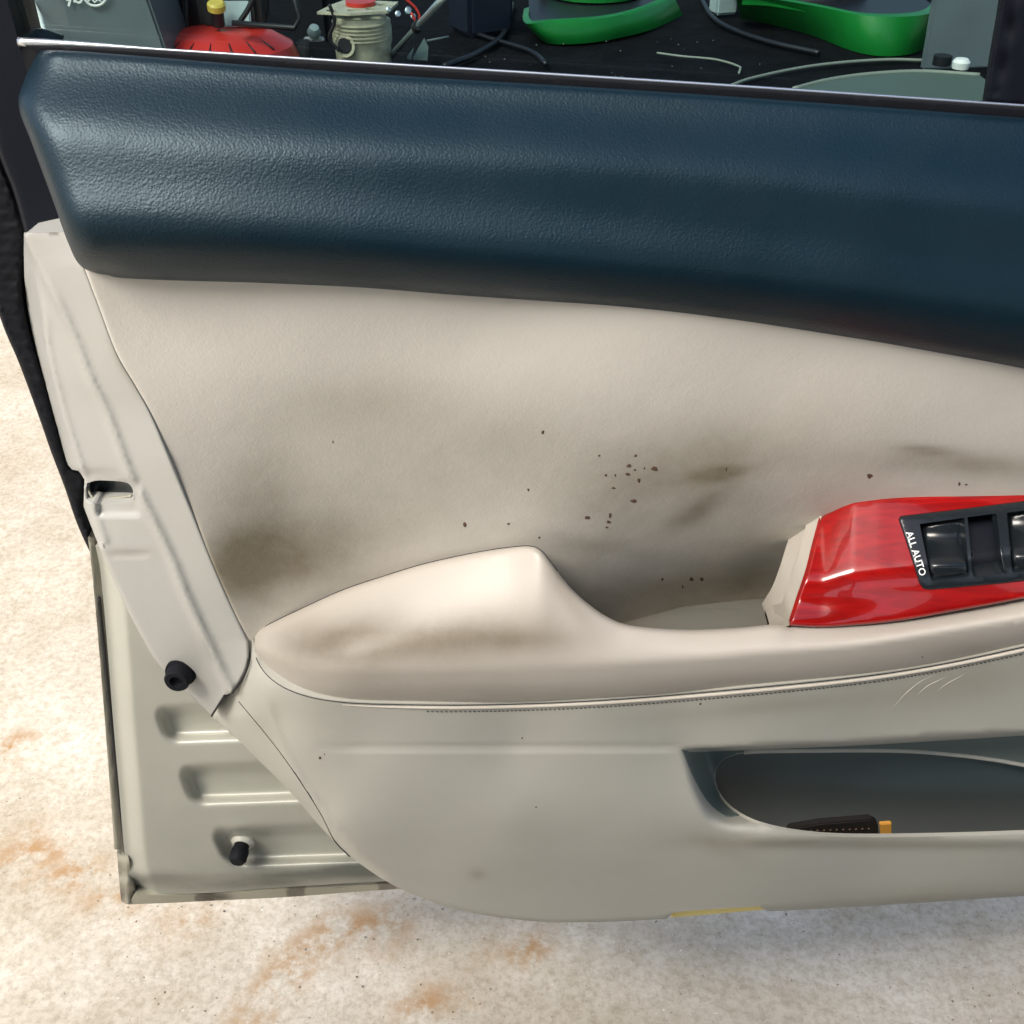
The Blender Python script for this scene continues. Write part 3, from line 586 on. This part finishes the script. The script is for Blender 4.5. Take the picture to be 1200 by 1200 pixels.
# --- rubber door stops
def lz(f, u, v): return float(f(np.array([float(u)]), np.array([float(v)]))[0])
c1 = P(213, 786, lz(D_cov, 205, 770)-.001)
lathe('door_stop', [(.0105, 0), (.0105, .003), (.0088, .0035), (.0085, .011), (.0075, .0125), (.0045, .0125), (.0035, .009), (.0001, .009)], c1, (-.05, -1, .10), M['black'], door)
c2 = P(285, 985, lz(D_shell, 285, 985)-.002)
lathe('door_stop', [(.0062, 0), (.0060, .006), (.0072, .010), (.0070, .017), (.0052, .0195), (.0001, .0195)], c2, (-.08, -1, -.12), M['black'], door)
lathe('stop_boss', [(.0100, -.002), (.0095, .002), (.0070, .0045), (.0001, .0045)], c2, (-.08, -1, -.12), M['metal'], door)
# --- outer skin: the door's far face
ring = [P(a, b, -.105) for a, b in ((60, 120), (40, 330), (130, 640), (150, 1000), (700, 985), (R_, 960), (R_, 180))]
prism('outer_skin', ring, (0, .004, 0), M['hem'], door, bevel=.001)
# --- dirt specks and scratches
spk = [(636, 507, 2.6), (702, 534, 1.6), (745, 534, 2), (737, 546, 2.4), (744, 551, 1.6), (755, 549, 1.4), (767, 549, 4.2), (710, 557, 2), (721, 557, 1.5), (735, 556, 2.2), (749, 563, 2.6), (719, 572, 1.8), (742, 587, 3),
       (688, 607, 3), (715, 604, 2.6), (713, 612, 2.2), (711, 618, 1.4), (619, 574, 1.8), (596, 614, 1.6), (632, 630, 1.8), (545, 615, 3), (851, 550, 1.8), (776, 679, 2.2), (810, 679, 2.6), (822, 679, 2.4), (800, 688, 1.8), (1019, 558, 3.4), (1124, 567, 2), (1132, 568, 1.6), (390, 318+200, 1.4)]
spl = [(375, 888, 2.4), (380, 884, 1.4), (821, 825, 2.2), (612, 865, 1.6), (1081, 770, 1.4), (628, 946, 1.3)]
def specks(lst, D, name, material):
    vs, fs = [], []
    for u, v, r in lst:
        n = 9; b = len(vs); as_ = random.uniform(.5, 1.3); pr = [(u+r*as_*(.5+.6*random.random())*math.cos(6.283*k/n), v+r*.8/as_**.5*(.5+.6*random.random())*math.sin(6.283*k/n)) for k in range(n)]
        vs.append(tuple(P(u, v, lz(D, u, v)+.0006))); vs += [tuple(P(a, c, lz(D, a, c)+.00015)) for a, c in pr]
        fs += [(b, b+1+k, b+1+(k+1) % n) for k in range(n)]
    link(name, vs, fs, material, door, kind='stuff')
specks([(a, b, c*1.3) for a, b, c in spk], D_ins, 'dirt_specks', M['speck']); specks(spl, lambda u, v: np.maximum(D_low(u, v), np.where(v < 800, D_arm(u, v), -1)), 'dirt_specks', M['speck'])
for sc in ([(1046, 829), (1062, 812), (1078, 799), (1094, 791)], [(1074, 815), (1088, 803), (1110, 793)], [(1097, 812), (1108, 802), (1132, 789)]):
    s_ = sm(sc, 3); tube('scratch', [P(a, b, lz(D_low, a, b)-.0001) for a, b in s_], [.0001+.0002*math.sin(math.pi*i/(len(s_)-1)) for i in range(len(s_))], M['scratch'], door, n=5)

# ------------------------------------------------------------------ things in the map pocket
mc = mat('dark_card', (.02, .017, .016), .5); mdot = mat('dull_thread', (.16, .10, .06), .7); mor = mat('orange_tag', (.72, .36, .06), .6)
cs = empty('card_case', P(985, 985, .030), 'dark card case with dotted stitching lying in the door pocket', 'card case')
prism('case_body', [P(a, b, .030) for a, b in ((925, 972), (960, 966), (1020, 961), (1029, 966), (1031, 995), (915, 995))], (0, .006, 0), mc, cs, .001)
vs_, fs_ = [], []
for i in range(11):
    a = 942+i*7.5; b = 974-.25*i; v_, f = tube_verts([P(a, b, .0305), P(a+2.4, b-.4, .0305)], .0005, 5, True, len(vs_)); vs_ += [tuple(p) for p in v_]; fs_ += f
link('case_stitching', vs_, fs_, mdot, cs, kind='stuff')
tg = prism('orange_tag', [P(a, b, .033) for a, b in ((1031, 966), (1045, 965), (1045, 992), (1034, 992))], (0, .003, 0), mor, None, .0006)
tag(tg, 'small orange tag standing in the door pocket beside the dark card case', 'tag')

# ------------------------------------------------------------------ clutter on the dark mat beyond the window
mm = {'mat': mat('dark_mat', (.006, .006, .008), .8, spec=.08, bump=[('noise', 8, .6, .03), ('noise', 60, .4, .006)], var=.4),
      'red': mat('red_shell', (.62, .035, .025), .3, bump=[('noise', 8, .1, .004)], var=.08), 'green': mat('green_shell', (.008, .19, .03), .28, var=.12, bump=[('noise', 6, .1, .004)]),
      'blk': mat('black_plastic', (.012, .013, .018), .4, bump=[('noise', 40, .2, .003)]), 'grey': mat('grey_plastic', (.12, .15, .17), .4, var=.1), 'pgrey': mat('pale_grey', (.38, .48, .50), .4, var=.06),
      'cream': mat('cast_alloy', (.50, .48, .36), .45, var=.25, var_scale=30, bump=[('noise', 60, .4, .004)]), 'yel': mat('yellow_cap', (.72, .55, .10), .4), 'steel': mat('steel_rod', (.60, .68, .72), .25, metal=.8),
      'tyre': mat('tyre_rubber', (.02, .02, .02), .8), 'navy': mat('navy_plastic', (.008, .012, .028), .5), 'rim': mat('pale_rim', (.24, .27, .23), .5), 'sage': mat('sage_plastic', (.085, .12, .10), .5)}
def curvy(x0, y0, x1, y1):
    n = 40; m_ = 60; vv = []; 
    for j in range(m_):
        for i in range(n):
            x = x0+(x1-x0)*i/(n-1); y = y0+(y1-y0)*j/(m_-1); vv.append((x, y, .012+.006*math.sin(x*5+y*3)*math.sin(y*4.3)+.003*random.random()))
    return vv, [(j*n+i, j*n+i+1, (j+1)*n+i+1, (j+1)*n+i) for j in range(m_-1) for i in range(n-1)]
v_, f = curvy(-2.6, 2.55, 3.2, 9.0); mt = link('floor_mat', v_, f, mm['mat'], None); tag(mt, 'wide black rubber mat under the mowers beyond the window', 'mat')

def wheel(c, r, w_, parent):
    o = lathe('wheel', [(r*.35, -w_*.5), (r*.9, -w_*.5), (r, -w_*.3), (r, w_*.3), (r*.9, w_*.5), (r*.35, w_*.5)], c, (1, 0, 0), mm['tyre'], parent, n=20)
    lathe('hub', [(r*.33, -w_*.55), (r*.33, w_*.55)], c, (1, 0, 0), mm['pgrey'], o, n=14)
def PY(u, v, y):
    dx, dy, dz = ray(u, v); s_ = (y-CAM[1])/dy; return np.array([float(dx*s_), float(CAM[1]+dy*s_), float(CAM[2]+dz*s_)])
# red mower: centre under px 262
c = G(262, 60, .18); X, Y = float(c[0]), float(c[1])+.0
red = empty('red_mower', (X, Y, .02), 'red mower with black engine top and yellow filler cap, leftmost mower beyond the window', 'lawn mower')
lathe('deck', [(.235, .10), (.245, .12), (.240, .155), (.222, .20), (.16, .235), (.08, .25), (.001, .254)], (X, Y, 0), (0, 0, 1), mm['red'], red, n=48, scale=(1.0, .85))
for sx in (-1, 1):
    for sy in (-1, 1): wheel((X+sx*.22, Y+sy*.20, .09), .08, .045, red)
cowl = box('engine_cowl', (X+.03, Y+.10, .30), (.20, .17, .13), mm['blk'], red, .02); box('cowl_panel', (X+.05, Y+.012, .30), (.10, .012, .10), mm['pgrey'], red, .004, 0, -.35)
lathe('filler_cap', [(.028, 0), (.028, .018), (.022, .024), (.001, .024)], P(0, 0, 0)*0+PY(254, 11, Y-.06), (.1, -.3, 1), mm['yel'], red, n=14)
lathe('filler_neck', [(.02, -.05), (.02, .0)], PY(254, 11, Y-.06), (.1, -.3, 1), mm['blk'], red, n=12)
tube('handle', [(X-.12, Y+.05, .22), (X-.16, Y+.45, .65), (X-.16, Y+.6, .85)], .011, mm['blk'], red); tube('handle', [(X+.12, Y+.05, .22), (X+.16, Y+.45, .65), (X+.16, Y+.6, .85)], .011, mm['blk'], red)
for k in range(7):
    a0 = -2.6+k*.34; tube('vent_rib', [(X+.16*math.cos(a0), Y+.16*.85*math.sin(a0), .232), (X+.215*math.cos(a0), Y+.215*.85*math.sin(a0), .207)], .003, mm['blk'], red, n=6)
tube('fuel_hose', [PY(a, b, Y-.1) for a, b in sm([(278, 30), (290, 12), (300, -8)], 3)], .008, mm['blk'], red)
tube('frame_bar', [PY(a, b, Y-.12) for a, b in ((272, 27), (345, 33), (352, 20), (340, -20))], .009, mm['blk'], red)
# grey shirt reflection in the window, built as a printed box
q = [G(30, 68, .05), G(203, 76, .05)]; bl = np.array(q[0]); br = np.array(q[1])
def BP(u, v):     # point on the reflection box's front, a wall standing at y = const
    dx, dy, dz = ray(u, v); s_ = (2.95-CAM[1])/dy; return np.stack([dx*s_, CAM[1]+dy*s_, CAM[2]+dz*s_], -1)
bn = empty('grey_reflection', (float(BP(100, 60)[0]), 3.05, 0.02), 'grey box built for a reflection in the glass, with white reversed lettering and round logo, beside the red mower', 'reflection')
x0, x1_, x2_ = float(BP(22, 60)[0]), float(BP(196, 60)[0]), float(BP(160, -20)[0]); ztop = .62
prism('reflection_body', [(x0-.05, 2.96, .02), (x1_+.03, 2.96, .02), (x2_-.02, 2.96, ztop), (x0-.05, 2.96, ztop)], (0, .28, 0), mm['grey'], bn, .008)
text_px('lettering', 'ups', 97, 5, 14, 26, lambda u, v: 0*u, M['white'], bn, mirror=True, place=lambda u, v, d: BP(u, v))
tube('reflected_logo', [BP(112+13*math.cos(t*.3927), -5+12*math.sin(t*.3927)) for t in range(17)], .004, M['white'], bn, n=6)
tube('reflected_logo_wave', [BP(a, b) for a, b in ((103, 2), (107, -2), (111, 3), (115, -1), (120, 3))], .003, M['white'], bn, n=6)
cb = tube('white_cable', [G(a, b, .36) for a, b in sm([(19, 30), (28, 22), (38, 17), (47, 20), (50, 30), (55, 44)], 2)], .006, M['white'], None); tag(cb, 'short white cable looped in front of the grey reflection box', 'cable')
cb2 = tube('white_cable', [G(a, b, .36) for a, b in sm([(36, -4), (42, 8), (48, 20)], 2)], .005, M['white'], None); tag(cb2, 'white cable hanging straight down to the looped one by the grey reflection box', 'cable')
# black case between reflection box and red mower
tag(box('black_case', (float(BP(205, 20)[0])+.02, 3.42, .22), (.26, .2, .42), mm['blk'], None, .015), 'black hard case standing behind the red mower', 'case')
# carburettor / engine casting
ec = G(425, 66, .12); EX, EY = float(ec[0]), float(ec[1])
en = empty('engine_casting', (EX, EY, .02), 'cream alloy engine casting with round port and perforated top plate', 'engine')
lathe('cylinder', [(.055, .02), (.085, .04), (.09, .15), (.095, .165), (.095, .21), (.080, .24), (.001, .24)], (EX, EY+.03, 0), (0, 0, 1), mm['cream'], en, n=28, scale=(1.05, .9))
lathe('port', [(.036, 0), (.036, .012), (.026, .012), (.025, .002), (.001, .002)], (EX-.045, EY-.045, .165), (-.35, -1, .12), mm['cream'], en, n=24)
lathe('port_bore', [(.024, 0), (.024, .0145), (.001, .0145)], (EX-.045, EY-.045, .165), (-.35, -1, .12), mm['blk'], en, n=20)
def plate(ring2, z, th, holes2, name, material, parent):
    pts = [Vector(p) for p in ring2]; edges = [(i, (i+1) % len(pts)) for i in range(len(pts))]; H = []
    for cx, cy, r in holes2:
        s0 = len(pts); h = [(cx+r*math.cos(k*.5236), cy+r*math.sin(k*.5236)) for k in range(12)]; H.append(np.array(h)); pts += [Vector(p) for p in h]; edges += [(s0+i, s0+(i+1) % 12) for i in range(12)]
    vo, _, fo, *_ = delaunay_2d_cdt(pts, edges, [], 0, 1e-5); uv = np.array([(a.x, a.y) for a in vo]); F = [f for f in fo if inside(uv[list(f)].mean(0)[None], np.array(ring2))[0] and not any(inside(uv[list(f)].mean(0)[None], h)[0] for h in H)]
    W = [(a, b, z) for a, b in uv]; bm = bmesh.new(); vv = [bm.verts.new(p) for p in W]; [bm.faces.new([vv[i] for i in f]) for f in F]
    r = bmesh.ops.extrude_face_region(bm, geom=bm.faces[:]); bmesh.ops.translate(bm, verts=[x for x in r['geom'] if isinstance(x, bmesh.types.BMVert)], vec=(0, 0, th)); bmesh.ops.recalc_face_normals(bm, faces=bm.faces)
    bm.verts.index_update(); o = link(name, [tuple(x.co) for x in bm.verts], [[x.index for x in f.verts] for f in bm.faces], material, parent, smooth=False); bm.free(); return o
plate([(EX-.13, EY-.055), (EX-.02, EY-.075), (EX+.10, EY-.04), (EX+.12, EY+.10), (EX-.06, EY+.14), (EX-.10, EY+.05)], .262, .008, [(EX-.085, EY-.035, .018), (EX-.02, EY-.03, .015), (EX+.04, EY-.01, .018), (EX, EY+.05, .02), (EX+.07, EY+.05, .015)], 'top_plate', mm['cream'], en)
lathe('red_gasket', [(.05, 0), (.05, .012), (.001, .012)], (EX+.0, EY+.05, .271), (0, 0, 1), mm['red'], en, n=20)
for k in range(5): lathe('cooling_fin', [(.098, 0), (.098, .004), (.06, .004)], (EX, EY+.03, .175+.012*k), (0, 0, 1), mm['cream'], en, n=24)
for a, b, q_ in ((466, 17, .010), (478, 13, .012), (484, 20, .009), (455, 12, .008)): lathe('bolt', [(q_, 0), (q_, .012), (q_*.5, .014), (.001, .014)], PY(a, b, EY-.04), (.2, -.8, .4), mm['steel'], en, n=6)
tube('fuel_line', [PY(a, b, EY-.06) for a, b in sm([(398, 60), (386, 45), (392, 25), (386, 5)], 3)], .006, mm['blk'], en)
tube('wire', [PY(a, b, EY-.06) for a, b in sm([(482, 15), (488, 26), (492, 20), (486, 8), (470, -5)], 3)], .004, mm['red'], en)
# steel rod, blades, small things
a, b = G(457, 67, .10), G(528, -12, .45)
tag(tube('steel_rod', [a, a+(b-a)*.5, b], .010, mm['steel'], None), 'bright steel rod leaning diagonally beside the cream engine casting', 'rod')
lathe_o = lathe('rod_clamp', [(.017, -.02), (.017, .02)], a+(b-a)*.52, b-a, mm['blk'], None, n=14); tag(lathe_o, 'black clamp on the middle of the steel rod', 'clamp')
for pts_, lab in (([(484, 70), (497, 47), (502, 58), (501, 71)], 'pale triangular metal blade sticking up behind the window edge'), ([(477, 69), (485, 58), (482, 70)], 'tiny pale metal sliver left of the triangular blade')):
    o = prism('metal_blade', [G(x_, y_, .08)*1.0 for x_, y_ in pts_], (0, .01, .006), mm['sage'], None, 0); tag(o, lab, 'blade')
tag(tube('thin_lever', [G(500, 48, .16), G(526, 43, .17)], .004, mm['grey'], None), 'thin grey lever behind the pale triangular blade', 'lever')
tag(box('navy_box', G(556, 22, .10)+np.array([.02, .15, .02]), (.20, .2, .2), mm['navy'], None, .02, .5), 'dark navy tool box left of the small green mower', 'tool box')
mh = tag(box('black_housing', G(365, 14, .12)+np.array([0, .1, 0]), (.16, .16, .30), mm['blk'], None, .02, -.2), 'black motor housing between red mower and engine casting', 'motor housing')
lathe('grey_knob', [(.022, 0), (.024, .01), (.016, .03), (.001, .034)], G(368, 40, .16), (.2, -.6, 1), mm['pgrey'], mh, n=16)
o = box('white_bar', G(368, 46, .14), (.07, .02, .014), M['white'], None, .004); tag(o, 'short white bar in front of the black motor housing', 'bar')
# green mowers
def green(top, zt, bot, zb, back, name, label):
    t_, b_ = sm(top, 6), sm(bot, 6); n = 40
    def rs(c_): 
        L_ = np.concatenate([[0], np.cumsum(np.linalg.norm(np.diff(c_, axis=0), axis=1))]); s_ = np.linspace(0, L_[-1], n); return np.stack([np.interp(s_, L_, c_[:, 0]), np.interp(s_, L_, c_[:, 1])], 1)
    t_, b_ = rs(t_), rs(b_); T = [G(x_, y_, zt) for x_, y_ in t_]; B = [G(x_, y_, zb) for x_, y_ in b_]; cen = np.mean(T, 0)
    root = empty(name, (float(cen[0]), float(cen[1])+.2, .02), label, 'lawn mower')
    rows = []
    for k in range(9):
        f_ = k/8; bul = .012*math.sin(math.pi*f_); rows.append([B[i]*(1-f_)+T[i]*f_+np.array([0, -bul, 0]) for i in range(n)])
    inn = [np.array(p)+(cen-np.array(p))*np.array([.08, .08, 0])+np.array([0, .02, .004]) for p in T]; inn2 = [p+np.array([0, .004, -.035]) for p in inn]; rows += [inn, inn2]
    vs = [tuple(p) for r in rows for p in r]; fs = [(j*n+i, j*n+i+1, (j+1)*n+i+1, (j+1)*n+i) for j in range(len(rows)-1) for i in range(n-1)]
    o_ = link('front_shell', vs, fs, mm['green'], root); mod_edges(o_, 50)
    ring_ = [(p[0], p[1]+.006, zt-.03) for p in inn]+[(inn[-1][0], inn[-1][1]+back, zt-.03), (inn[0][0], inn[0][1]+back, zt-.03)]
    prism('deck_top', ring_, (0, 0, .012), mm['blk'], root, 0)
    return root, cen
g1, c1_ = green([(614, 10), (614, 27), (640, 26), (700, 22), (745, 13), (790, -4)], .10, [(620, 30), (634, 47), (650, 52), (700, 49), (760, 36), (800, 18)], .02, .5, 'green_mower', 'small green mower with a black deck top, middle of the window')
lathe('hood', [(.20, .09), (.20, .14), (.16, .19), (.08, .22), (.001, .225)], (float(G(700, 5, .09)[0]), float(G(700, 5, .09)[1])+.22, 0), (0, 0, 1), mm['green'], g1, n=36)
for s_ in (-.18, .18): wheel((float(c1_[0])+s_, float(c1_[1])+.5, .09), .08, .05, g1)
g2, c2_ = green([(862, -4), (900, -2), (960, 8), (1020, 19), (1085, 17), (1108, 2)], .15, [(868, 22), (900, 28), (950, 41), (1000, 60), (1040, 66), (1078, 60), (1104, 38)], .02, .5, 'green_mower', 'large green mower with curved front shell, right side of the window')
for s_ in (-.18, .18): wheel((float(c2_[0])+s_, float(c2_[1])+.45, .09), .08, .05, g2)
lathe('hood', [(.22, .12), (.20, .2), (.1, .24), (.001, .25)], (float(c2_[0]), float(c2_[1])+.42, 0), (0, 0, 1), mm['blk'], g2, n=30)
# tall grey panel, pale arc and rimmed sage form of unknown kind, white cap, cord
pc = G(1128, 84, .02); tag(box('grey_board', (float(pc[0])+.02, float(pc[1])+.12, .4), (.30, .03, .78), mm['grey'], None, .006, .1, -.1), 'upright grey board leaning behind the large green mower', 'board')
tag(tube('pale_arc', [G(a, b, .03) for a, b in sm([(855, 101), (880, 92), (930, 81), (980, 74), (1040, 70), (1090, 71)], 4)], .006, mm['rim'], None), 'thin pale arc curving in front of the large green mower', 'hose')
form = empty('grey_form', G(1060, 110, .02), 'grey green form with a curved pale rim at the window corner', 'form')
tr_ = sm([(930, 104), (970, 94), (1020, 87), (1080, 84), (1148, 88)], 5); T = [G(a, b, .16) for a, b in tr_]
tube('rim', T, .007, mm['rim'], form)
prism('form_body', T+[np.array(T[-1])+[0, -.35, 0], np.array(T[0])+[0, -.10, 0]], (0, 0, -.14), mm['sage'], form, 0)
o = lathe('white_jar', [(.026, 0), (.028, .02), (.02, .03), (.001, .032)], G(1125, 80, .12), (0, 0, 1), M['white'], None, n=18); tag(o, 'round white jar beside the curved tub rim', 'jar')
lathe_p = lathe('black_puck', [(.03, 0), (.03, .03), (.001, .03)], G(1103, 76, .10), (0, 0, 1), mm['blk'], None, n=18); tag(lathe_p, 'small black puck left of the white cap', 'puck')
tag(tube('tan_rope', [G(a, b, .03) for a, b in sm([(770, 62), (800, 66), (840, 70), (868, 79), (866, 86)], 4)], .004, mm['rim'], None), 'thin tan rope lying on the black mat below the large green mower', 'rope')
for (pts_, rr, lab) in (([(520, 78), (560, 62), (590, 40), (600, 5)], .012, 'black cable bending up left of the small green mower'), ([(530, 30), (575, 45), (622, 60), (640, 75)], .009, 'black cable crossing below the small green mower'),
        ([(820, -5), (835, 20), (860, 35), (905, 50), (960, 62)], .010, 'black cable running under the large green mower')):
    tag(tube('black_cable', [G(a, b, .035) for a, b in sm(pts_, 4)], rr, mm['blk'], None), lab, 'cable')
tag(box('pale_block', G(848, 5, .06), (.10, .08, .07), mm['pgrey'], None, .01, .3), 'small pale block left of the large green mower', 'block')
# crumbs and debris on the mat
vs_, fs_ = [], []
for i in range(26):
    u, v = random.uniform(560, 900), random.uniform(20, 98); p = G(u, v, .022); r = random.uniform(.002, .004)
    b0 = len(vs_); vs_ += [tuple(p+np.array(q)*r) for q in ((1, 0, 0), (-.6, .8, 0), (-.5, -.8, 0), (0, 0, 1.2))]; fs_ += [(b0, b0+1, b0+3), (b0+1, b0+2, b0+3), (b0+2, b0, b0+3)]
tag(link('debris', vs_, fs_, mm['rim'], None, smooth=False), 'scattered pale crumbs on the black mat', 'debris', kind='stuff')

# ------------------------------------------------------------------ the door's own car, out of view, added to block sky and shape reflections
mi = mat('unseen_cabin_trim', (.10, .095, .085), .7); mb = mat('unseen_car_paint', (.40, .40, .35), .3, metal=.3)
car = empty('unseen_car', (.3, -1.5, .18), 'unseen champagne car behind the camera, added to block sky and shape reflections', 'car')
box('unseen_sill', (.3, -.80, .27), (2.6, .16, .20), mb, car, .03); box('unseen_roof', (.3, -1.42, 1.42), (2.6, 1.42, .06), mi, car, .02); box('unseen_roof_skin', (.3, -1.42, 1.465), (2.6, 1.42, .02), mb, car, .005)
box('unseen_pillar', (-.95, -.80, .86), (.14, .12, 1.06), mb, car, .03); box('unseen_pillar', (1.55, -.80, .86), (.12, .12, 1.06), mb, car, .03)
box('unseen_cabin_floor', (.3, -1.45, .30), (2.4, 1.3, .05), mi, car, .01); box('unseen_cabin_side', (.3, -2.10, .60), (2.6, .08, .62), mi, car, .02)
box('unseen_far_pillar', (-.1, -2.1, 1.15), (.12, .08, .5), mi, car, .01); box('unseen_far_pillar', (1.0, -2.1, 1.15), (.12, .08, .5), mi, car, .01)
box('unseen_seat_cushion', (-.05, -1.3, .48), (.52, .50, .16), mi, car, .05); box('unseen_seat_back', (-.42, -1.3, .85), (.16, .50, .66), mi, car, .06, 0)

# loose grit lying on the concrete
vs_, fs_ = [], []
for i in range(800):
    u, v = random.uniform(-40, 1240), random.uniform(380, 1230)
    if i % 2: v = random.uniform(1040, 1210)
    p = G(u, v, 0.0008); r = random.choice([.0004, .0005, .0007, .0009, .0014]) * (1.6 if v < 700 else 1); a = random.random()*6.28
    b0 = len(vs_); vs_ += [tuple(p+np.array([math.cos(a+k*1.5708)*r*random.uniform(.6, 1.3), math.sin(a+k*1.5708)*r*random.uniform(.6, 1.3), 0])) for k in range(4)]+[tuple(p+np.array([0, 0, r*.8]))]
    fs_ += [(b0+k, b0+(k+1) % 4, b0+4) for k in range(4)]
tag(link('grit', vs_, fs_, mat('grit_stone', (.34, .28, .20), .9, var=.7, var_scale=60), None, smooth=False, origin=(0, 0, 0)), 'fine brown grit scattered over the concrete under the door', 'grit', kind='stuff')
